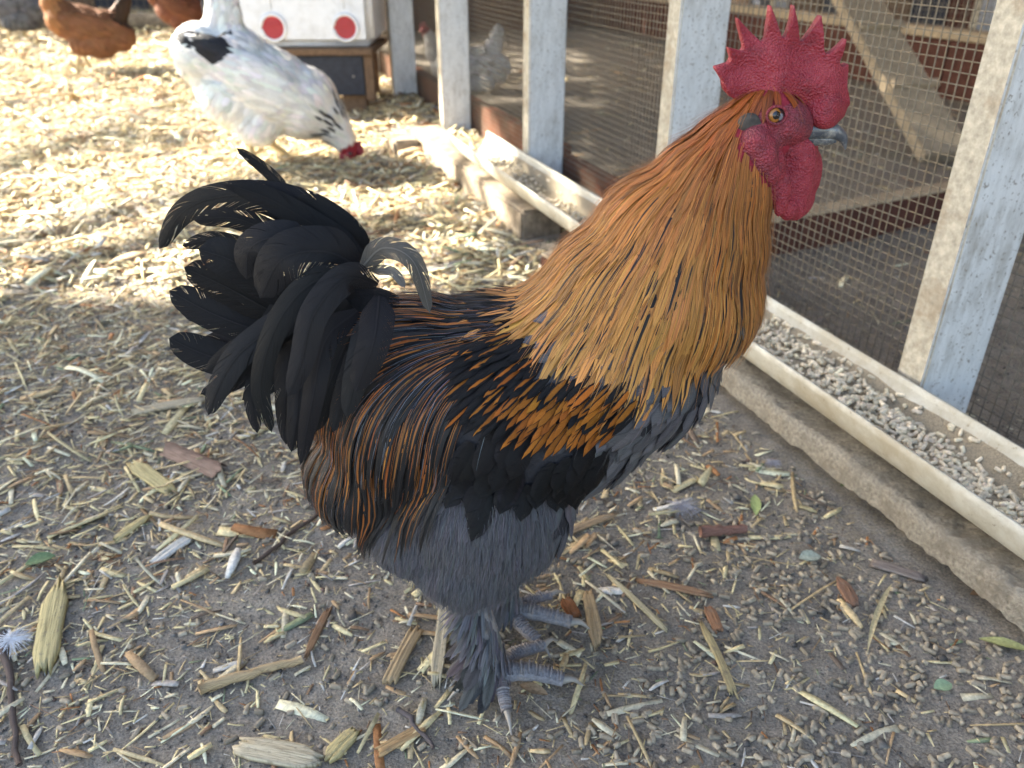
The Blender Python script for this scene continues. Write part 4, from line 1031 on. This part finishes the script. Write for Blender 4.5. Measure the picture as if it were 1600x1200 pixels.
# cube-like stones with cut corners keep one polygon size
cub = np.array([(a,b,c) for c in (-1,1) for a,b in ((-1,-1),(1,-1),(1,1),(-1,1))], float)*.72
sz = np.clip(.0009*np.exp(r3.normal(0, .55, n)), .0004, .006); K = cub[None]*r3.uniform(.6, 1.15, (n, 8, 1))*np.stack([r3.uniform(.7,1.3,n), r3.uniform(.7,1.3,n), r3.uniform(.5,.9,n)], 1)[:, None]
an = r3.uniform(0, 6.28, n); R = np.zeros((n,3,3)); R[:,0,0]=np.cos(an); R[:,0,1]=-np.sin(an); R[:,1,0]=np.sin(an); R[:,1,1]=np.cos(an); R[:,2,2]=1
K = np.einsum('nij,nkj->nki', R, K)*sz[:, None, None] + P[:, None] + np.array([0,0,1])*(sz*.25)[:, None, None]
gc = np.array([(.17,.155,.135),(.11,.10,.09),(.25,.225,.19),(.20,.13,.10),(.32,.30,.27)])[r3.choice(5, n, p=[.4,.3,.17,.06,.07])]*r3.uniform(.7,1.2,(n,1))
o = add('grit', K.reshape(-1,3), (BOXF[None] + (np.arange(n)*8)[:, None, None]).reshape(-1, 4), M_LITTER, smooth=False, attrs={'col': np.repeat(np.c_[gc, np.ones(n)], 8, 0)})
tag(o, 'small dark stones and grit on the bare dirt', 'grit', None, 'stuff')
# spilled pellets
n = 1800; u = np.clip(r3.normal(1330, 260, n), 640, 1640); v = r3.uniform(640, 1230, n)
k = r3.random(n) < np.clip((u - 640)/420, 0, 1)*np.clip((v - 600)/260, .15, 1)*(.35 + .65*(np.sin(u/70.)*np.sin(v/55. + u/160.) > -.15)); u, v = u[k], v[k]
P = np.array([on_z(a, b, .0) for a, b in zip(u, v)]); P[:, 2] = gh(P[:, 0], P[:, 1]) + .0012
nn_ = P[:, 0]*FN[0] + P[:, 1]*FN[1]; P = P[nn_ < .60]; n = len(P)
extra = r3.uniform(-.7, .1, 260); ex = np.stack([r3.uniform(-.45, .05, 260), r3.uniform(.40, .75, 260)], 1); ex = np.c_[ex, gh(ex[:, 0], ex[:, 1]) + .001]; P = np.vstack([P, ex]); n = len(P)
ax = r3.normal(0, 1, (n, 3)); ax[:, 2] *= .12
V, F = pellets(P, ax, r3.uniform(.004, .0105, n), r3.uniform(.0019, .0025, n), r3)
pc = np.array([.36, .30, .215]) * r3.uniform(.65, 1.25, (n, 1))
o = add('spilled_pellets', V, F, M_LITTER, attrs={'col': np.repeat(np.c_[pc, np.ones(n)], 4*CY, 0)}); tag(o, 'tan feed pellets spilled over the dirt beside the trough', 'pellets', None, 'stuff')

# ---- single pieces big enough to name
def piece(name, p0, p1, wpx, col, label, cat, kind='chip', lift=.002, bend=.03, group=None, seed=0):
    r = np.random.default_rng(seed + int(p0[0])*7 + int(p0[1])); a = on_z(*p0, .004); b = on_z(*p1, .004); mid = (a+b)/2
    zc = mid[1]*CP + CAM_H*SP; w = wpx/FPX*zc; L = np.linalg.norm(b-a); yaw = math.atan2(b[1]-a[1], b[0]-a[0])
    d = (b-a)/L; s = np.array([-d[1], d[0], 0]); up = np.array([0, 0, 1.]); k = 11; ss = np.linspace(-.5, .5, k)
    base = np.array([*mid[:2], float(gh(mid[0], mid[1]))])
    if kind == 'twig':
        C = np.array([mid + d*L*t + s*bend*L*(.25-t*t) + s*r.normal(0, .0012) for t in ss]); C[:, 2] = gh(C[:, 0], C[:, 1]) + w*.45 + lift
        V, F = tube(C, np.linspace(w*.55, w*.38, k)*(1 + r.normal(0, .07, k)), 9); cols = np.tile(np.r_[col, 1], (len(V), 1))*np.r_[(r.uniform(.8, 1.15),)*3, 1]
    elif kind == 'leaf':
        V = []; na = 5
        for t in ss:
            hw = w/2*max(.04, (1 - abs(2*t)**2.2))*(1 + r.normal(0, .05))
            for q in np.linspace(-1, 1, na):
                c = mid + d*L*t + s*(hw*q + bend*L*(.25-t*t)); V.append((c[0], c[1], float(gh(c[0], c[1])) + lift + .004 + .22*abs(q)*hw + .10*L*(.25 - t*t)*r.uniform(.8, 1.1)))
        V = np.array(V); I = np.arange(k*na).reshape(k, na); F = np.stack([I[:-1,:-1], I[1:,:-1], I[1:,1:], I[:-1,1:]], -1).reshape(-1, 4)
        V2 = V - np.array([0, 0, .0006]); F = np.vstack([F, F[:, ::-1] + len(V)]); V = np.vstack([V, V2]); cols = np.tile(np.r_[col, 1], (len(V), 1)); cols[::na, :3] *= .8
    elif kind == 'bark':      # curled tube open below
        V = []; na = 9
        for t in ss:
            for q in np.linspace(-1.25, 1.25, na):
                R_ = w/2*(1 + r.normal(0, .04)); c = mid + d*(L*t + r.normal(0, .001) + (.004*r.normal() if abs(t) > .45 else 0)) + s*R_*math.sin(q); V.append((c[0], c[1], float(gh(mid[0], mid[1])) + lift + R_*math.cos(q)*.9))
        V = np.array(V); I = np.arange(k*na).reshape(k, na); F = np.stack([I[:-1,:-1], I[:-1,1:], I[1:,1:], I[1:,:-1]], -1).reshape(-1, 4)
        ctr = mid; V2 = V.copy(); V2[:, 2] -= .0016; F = np.vstack([F, F[:, ::-1] + len(V)]); V = np.vstack([V, V2]); cols = np.tile(np.r_[col, 1], (len(V), 1)); cols[:, :3] *= r.uniform(.75, 1.2, (len(V), 1))
    else:                     # split wood: ragged ends, ridged grain along it
        na = 11; V = []; rag0 = r.normal(0, .055, na); rag1 = r.normal(0, .055, na); rid = r.normal(0, .10, na); tap = r.uniform(.0, .6, 2)
        th = max(.002, min(.006, w*.28))
        for lay in (1, 0):
            for i, t in enumerate(ss):
                hw = w/2*(1 - tap[0 if t < 0 else 1]*max(0, abs(t)*2 - .62)/.38)*(1 + .06*math.sin(5*t + p0[0]))
                for j, q in enumerate(np.linspace(-1, 1, na)):
                    tt = t + (rag0[j] if i == 0 else rag1[j] if i == k-1 else 0)
                    c = mid + d*L*tt + s*(hw*q + bend*L*(.25-t*t)); V.append((c[0], c[1], float(gh(mid[0], mid[1])) + lift + lay*th*(1 - .18*q*q + rid[j]) + .05*L*(.25-t*t)))
        V = np.array(V); n1 = k*na; I = np.arange(n1).reshape(k, na); F = [np.stack([I[:-1,:-1], I[1:,:-1], I[1:,1:], I[:-1,1:]], -1).reshape(-1, 4)]; F.append(F[0][:, ::-1] + n1)
        for row in (I[0], I[-1][::-1], I[:, 0][::-1], I[:, -1]): F.append(np.stack([row[:-1], row[1:], row[1:] + n1, row[:-1] + n1], -1))
        F = np.vstack(F); cols = np.tile(np.r_[col, 1], (len(V), 1)); g = r.uniform(.8, 1.12, na); cols[:, :3] *= np.tile(g, 2*k)[:, None]
    dd = V - mid; uvp = np.stack([(dd@s)/max(w, .004) + .5, (dd@d)/L + .5], 1)
    ob = add(name, V, F, M_LITTER if kind == 'leaf' else M_CHIP, base=base, smooth=kind in ('twig', 'leaf'), uv=uvp, attrs={'col': cols}); return tag(ob, label, cat, group)
YEL, CRM, TAN, BRN, RED, GRY, GRN, WHT = (.58,.48,.24), (.66,.57,.40), (.48,.35,.20), (.27,.16,.09), (.34,.14,.06), (.30,.26,.23), (.12,.19,.09), (.72,.69,.62)
piece('wood_chip', (68,1045), (90,918), 38, YEL, 'broad yellow split wood chip standing lengthwise at the left edge', 'wood chip')
piece('stick', (310,1074), (472,1030), 16, TAN, 'peeled tan stick lying flat in the lower left foreground', 'stick', 'twig')
piece('bark_strip', (478,1022), (512,950), 12, BRN, 'narrow brown bark strip touching the peeled tan stick', 'bark')
piece('wood_chip', (372,1162), (496,1184), 38, CRM, 'large cream wood slab cut by the bottom edge', 'wood chip')
piece('wood_chip', (512,1180), (554,1136), 27, YEL, 'short yellow wood chip right of the cream slab', 'wood chip')
piece('wood_chip', (608,1062), (650,982), 22, TAN, 'tan wood chip tilted left of the rooster foot', 'wood chip')
piece('wood_splinter', (238,876), (294,836), 20, WHT, 'white ragged wood splinter on bare dirt', 'splinter')
piece('wood_splinter', (697,915), (680,1062), 19, CRM, 'long pale splinter just left of the feathered shank', 'splinter')
piece('bark_roll', (262,700), (345,736), 34, (.30,.20,.15), 'curled reddish grey bark roll under the tail', 'bark', 'bark')
piece('wood_piece', (208,642), (318,622), 20, (.50,.42,.29), 'smooth grey tan wood piece beside the lowest tail feathers', 'wood chip')
piece('twig', (398,882), (520,785), 7, (.14,.10,.08), 'thin dark twig pointing at the rear fluff of the rooster', 'twig', 'twig')
piece('wood_chip', (205,720), (268,765), 26, YEL, 'frayed yellow wood chip near the bark roll', 'wood chip')
piece('wood_chip', (178,838), (232,800), 15, YEL, 'slim yellow wood chip above the white splinter', 'wood chip')
piece('leaf', (38,880), (86,866), 30, GRN, 'dark green leaf on the dirt at the left', 'leaf', 'leaf')
piece('wood_splinter', (953,893), (1040,975), 10, (.62,.53,.33), 'straight thin yellow splinter slanting right of the feet', 'splinter')
piece('split_straw', (1098,968), (1148,1075), 13, (.58,.46,.24), 'split straw yellow stalk in the right foreground', 'straw', bend=.08)
piece('dry_blade', (1396,905), (1358,1010), 9, (.55,.45,.25), 'narrow curved dry leaf blade among the pellets', 'leaf', 'leaf', bend=-.12)
piece('twig', (1095,827), (1168,823), 17, (.24,.13,.10), 'short thick reddish twig between rooster and trough', 'twig', 'twig')
piece('wood_chip', (1000,898), (1108,920), 14, (.40,.24,.14), 'long brown wood chip below the short thick twig', 'wood chip')
piece('wood_chip', (918,920), (934,1000), 20, TAN, 'tan wood chip standing lengthwise right of the toes', 'wood chip')
piece('leaf', (1518,922), (1578,918), 27, (.27,.17,.10), 'oval brown dead leaf near the crusted board', 'leaf', 'leaf')
piece('leaf', (1532,992), (1612,1014), 20, (.36,.36,.15), 'long olive yellow leaf at the right edge', 'leaf', 'leaf')
piece('leaf', (1250,866), (1284,864), 24, (.36,.40,.33), 'pale grey green leaf among the pellets', 'leaf', 'leaf')
piece('leaf', (1180,768), (1182,800), 16, (.38,.44,.17), 'small bright yellow green leaf beyond the twig', 'leaf', 'leaf')
piece('leaf', (1314,755), (1340,745), 14, (.14,.20,.08), 'small green leaf in the shade of the board', 'leaf', 'leaf')
piece('bark_chip', (1366,870), (1446,894), 17, (.29,.24,.21), 'grey bark chip with orange end near the board', 'bark')
piece('bark_chip', (1314,896), (1338,936), 20, (.30,.17,.11), 'ragged brown bark chip among the thickest pellets', 'bark')
piece('leaf', (1462,1068), (1490,1062), 22, (.26,.36,.22), 'green leaf fragment lying in the pellets at lower right', 'leaf', 'leaf')
piece('twig', (622,1104), (678,1164), 8, (.13,.11,.11), 'dark thin twig at the bottom left of the feet', 'twig', 'twig')
piece('leaf', (812,1064), (856,1078), 20, (.42,.28,.16), 'tan dead leaf under the front toe', 'leaf', 'leaf', lift=.0)
piece('bark_chip', (884,932), (900,958), 22, RED, 'square rust red bark chip beyond the toes', 'bark')
piece('wood_chip', (590,1172), (664,1132), 18, (.52,.34,.17), 'orange tan wood chip below the feet at the bottom', 'wood chip')
piece('bark_chip', (1108,940), (1124,975), 17, (.42,.22,.12), 'orange brown bark chip above the split stalk', 'bark')
piece('wood_chip', (868,838), (960,800), 13, (.42,.30,.18), 'curved brown wood sliver behind the thigh', 'wood chip', bend=.1)
piece('stick', (2,985), (24,1190), 11, (.13,.10,.09), 'dark bent stick along the left edge', 'stick', 'twig', bend=.05)
# downy feathers dropped on the dirt
for (u, v, rad, lab, c) in ((1068, 790, .020, 'grey downy feather on the dirt behind the breast', (.40,.38,.40)), (18, 998, .017, 'white downy feather at the left edge', (.70,.70,.72)), (1208, 722, .010, 'tiny grey down tuft near the board', (.38,.36,.38))):
    c0_ = on_z(u, v, .006); r = np.random.default_rng(u); pl = Plume(); ro = empty('down_feather', c0_, lab, 'feather')
    for j in range(150):
        d = unit(r.normal(0, 1, 3)*np.array([1, 1, .35])); d[2] = abs(d[2])*.6; k = 5; L = rad*r.uniform(.5, 1.25)
        C = np.array([c0_ + d*L*t + np.array([0, 0, -.25*L*t*t]) + r.normal(0, .0006, 3) for t in np.linspace(0, 1, k)]); C[:, 2] = np.maximum(C[:, 2], .002)
        N = np.tile(unit(np.array([.2, -.6, .8])), (k, 1)); T = np.gradient(C, axis=0); Sd = np.cross(N, T); Sd /= np.linalg.norm(Sd, axis=1)[:, None]+1e-9
        pl.strip(C, Sd, N, np.linspace(.00035, .0001, k), c, np.r_[c, .5], 0, .5, 2)
    pl.build('barbs', M_DOWN, ro, kind='stuff')
    V, F = tube([c0_ - np.array([rad*.8, 0, .001]), c0_ + np.array([rad*.6, .003, .002])], .0005, 5); add('quill', V, F, M_CLAW, ro)
# ------------------------------------------------------------------ unseen tree added left of the yard to cast its shade
tree = empty('added_shade_tree', (-5.3, 2.2, 0), 'unseen leafy tree added left of the yard to cast dappled shade', 'tree')
M_BARK = mat('tree_bark', plain((.13,.10,.075), .9, 30, .5, .1, .01))
M_LEAF = mat('tree_leaf', plain((.07,.12,.035), .55, 20, .5, .4, .001))
parts = [tube(spline([(-5.3,2.2,-.1),(-5.25,2.1,1.2),(-5.0,1.9,2.3),(-4.7,1.6,3.4)], 6), np.linspace(.2, .09, 19), 12)]
rt = np.random.default_rng(8); LV = []
# sun flecks reach the far litter; nearer ground lies in full shade
FLECK = [(-.92,2.08,.36,.20),(-1.05,1.80,.30,.15),(-.98,1.50,.26,.10),(-.72,2.0,.2,.14),(-.36,2.66,.26,.17),(-.62,2.58,.22,.14),(-.27,2.30,.14,.2),(-.39,2.02,.16,.10),(-1.6,4.2,.4,.25),(-2.5,4.5,.4,.2),(-2.2,5.0,.6,.22),(-.80,2.45,.22,.18),
         (-1.5,3.1,.35,.2),(-.48,1.02,.14,.06),(-.13,1.96,.12,.1),(-1.9,2.9,.3,.2),(-.9,3.4,.3,.25)]
tip = []
n = 26000; gx_ = rt.uniform(-3.6, 2.6, n); gy_ = rt.uniform(-1.6, 6.4, n); dist = rt.uniform(4.6, 7.2, n)
hole = np.zeros(n)
for (fx_, fy_, a_, b_) in FLECK: hole = np.maximum(hole, np.exp(-(((gx_-fx_)/(a_*1.2+.04))**2 + ((gy_-fy_)/(b_*1.2+.05))**2)**2))
clump = .5 + .5*np.sin(2.3*gx_ + 1.1*gy_)*np.sin(2.9*gy_ - 1.4*gx_)
gn = gx_*FN[0] + gy_*FN[1]
open_ = np.clip((gy_ - 1.2 - .22*np.sin(4.1*gx_ + .6))/.75, 0, 1)*(gn < .72)*np.where(gy_ < 6, 1, 0)      # thin crown over the far litter, dense over the near dirt and the run
keep_ = (rt.random(n) > hole*2.2*(gn < .72)) & (rt.random(n) < (.75 + .25*clump)*(1 - open_) + open_*(.07 + .60*clump**2))
gx_, gy_, dist = gx_[keep_], gy_[keep_], dist[keep_]; n = len(gx_)
m_ = 12000; hx = rt.uniform(-1.6, 1.3, m_); hy = rt.uniform(-.7, 1.35, m_); gx_ = np.r_[gx_, hx]; gy_ = np.r_[gy_, hy]; dist = np.r_[dist, rt.uniform(4.6, 7.2, m_)]; k_ = 16000; hx = rt.uniform(.2, 3.2, k_); hy = rt.uniform(.6, 5.5, k_); ok_ = (hx*FN[0] + hy*FN[1] > .74) & (((hx-1.17)/.16)**2 + ((hy-2.36)/.12)**2 > 1)
gx_ = np.r_[gx_, hx[ok_]]; gy_ = np.r_[gy_, hy[ok_]]; dist = np.r_[dist, rt.uniform(4.6, 7.2, ok_.sum())]; n = len(gx_)
C = np.stack([gx_, gy_, np.full(n, .15)], 1) + np.array(TO_SUN)[None]*dist[:, None]
a1 = rt.normal(0, 1, (n, 3)); a1 /= np.linalg.norm(a1, axis=1)[:, None]; a2 = np.cross(a1, rt.normal(0, 1, (n, 3))); a2 /= np.linalg.norm(a2, axis=1)[:, None]; a3 = np.cross(a1, a2)
l_ = rt.uniform(.05, .10, n)[:, None]; w_ = l_*rt.uniform(.28, .42, (n, 1))
V = np.stack([C - a1*l_, C - a1*l_*.1 + a2*w_ + a3*w_*.3, C + a1*l_, C - a1*l_*.1 - a2*w_ + a3*w_*.3], 1).reshape(-1, 3)
add('crown', V, np.arange(4*n).reshape(n, 4), M_LEAF, tree)
top = np.array([-4.7, 1.6, 3.4]); fork = np.array([-5.1, 2.0, 1.9])
near_ = np.where((gy_ < 1.3) | (gx_*FN[0] + gy_*FN[1] > .9))[0]
for j in rt.choice(near_, 34, replace=False):
    e_ = C[j]; s0 = fork + (top - fork)*rt.random()
    parts.append(tube(spline([s0, s0*.5 + e_*.5 + rt.normal(0, .15, 3), e_], 5), np.linspace(.035, .006, 11), 6))
V, F = merge(parts); add('trunk', V, F, M_BARK, tree, smooth=True)
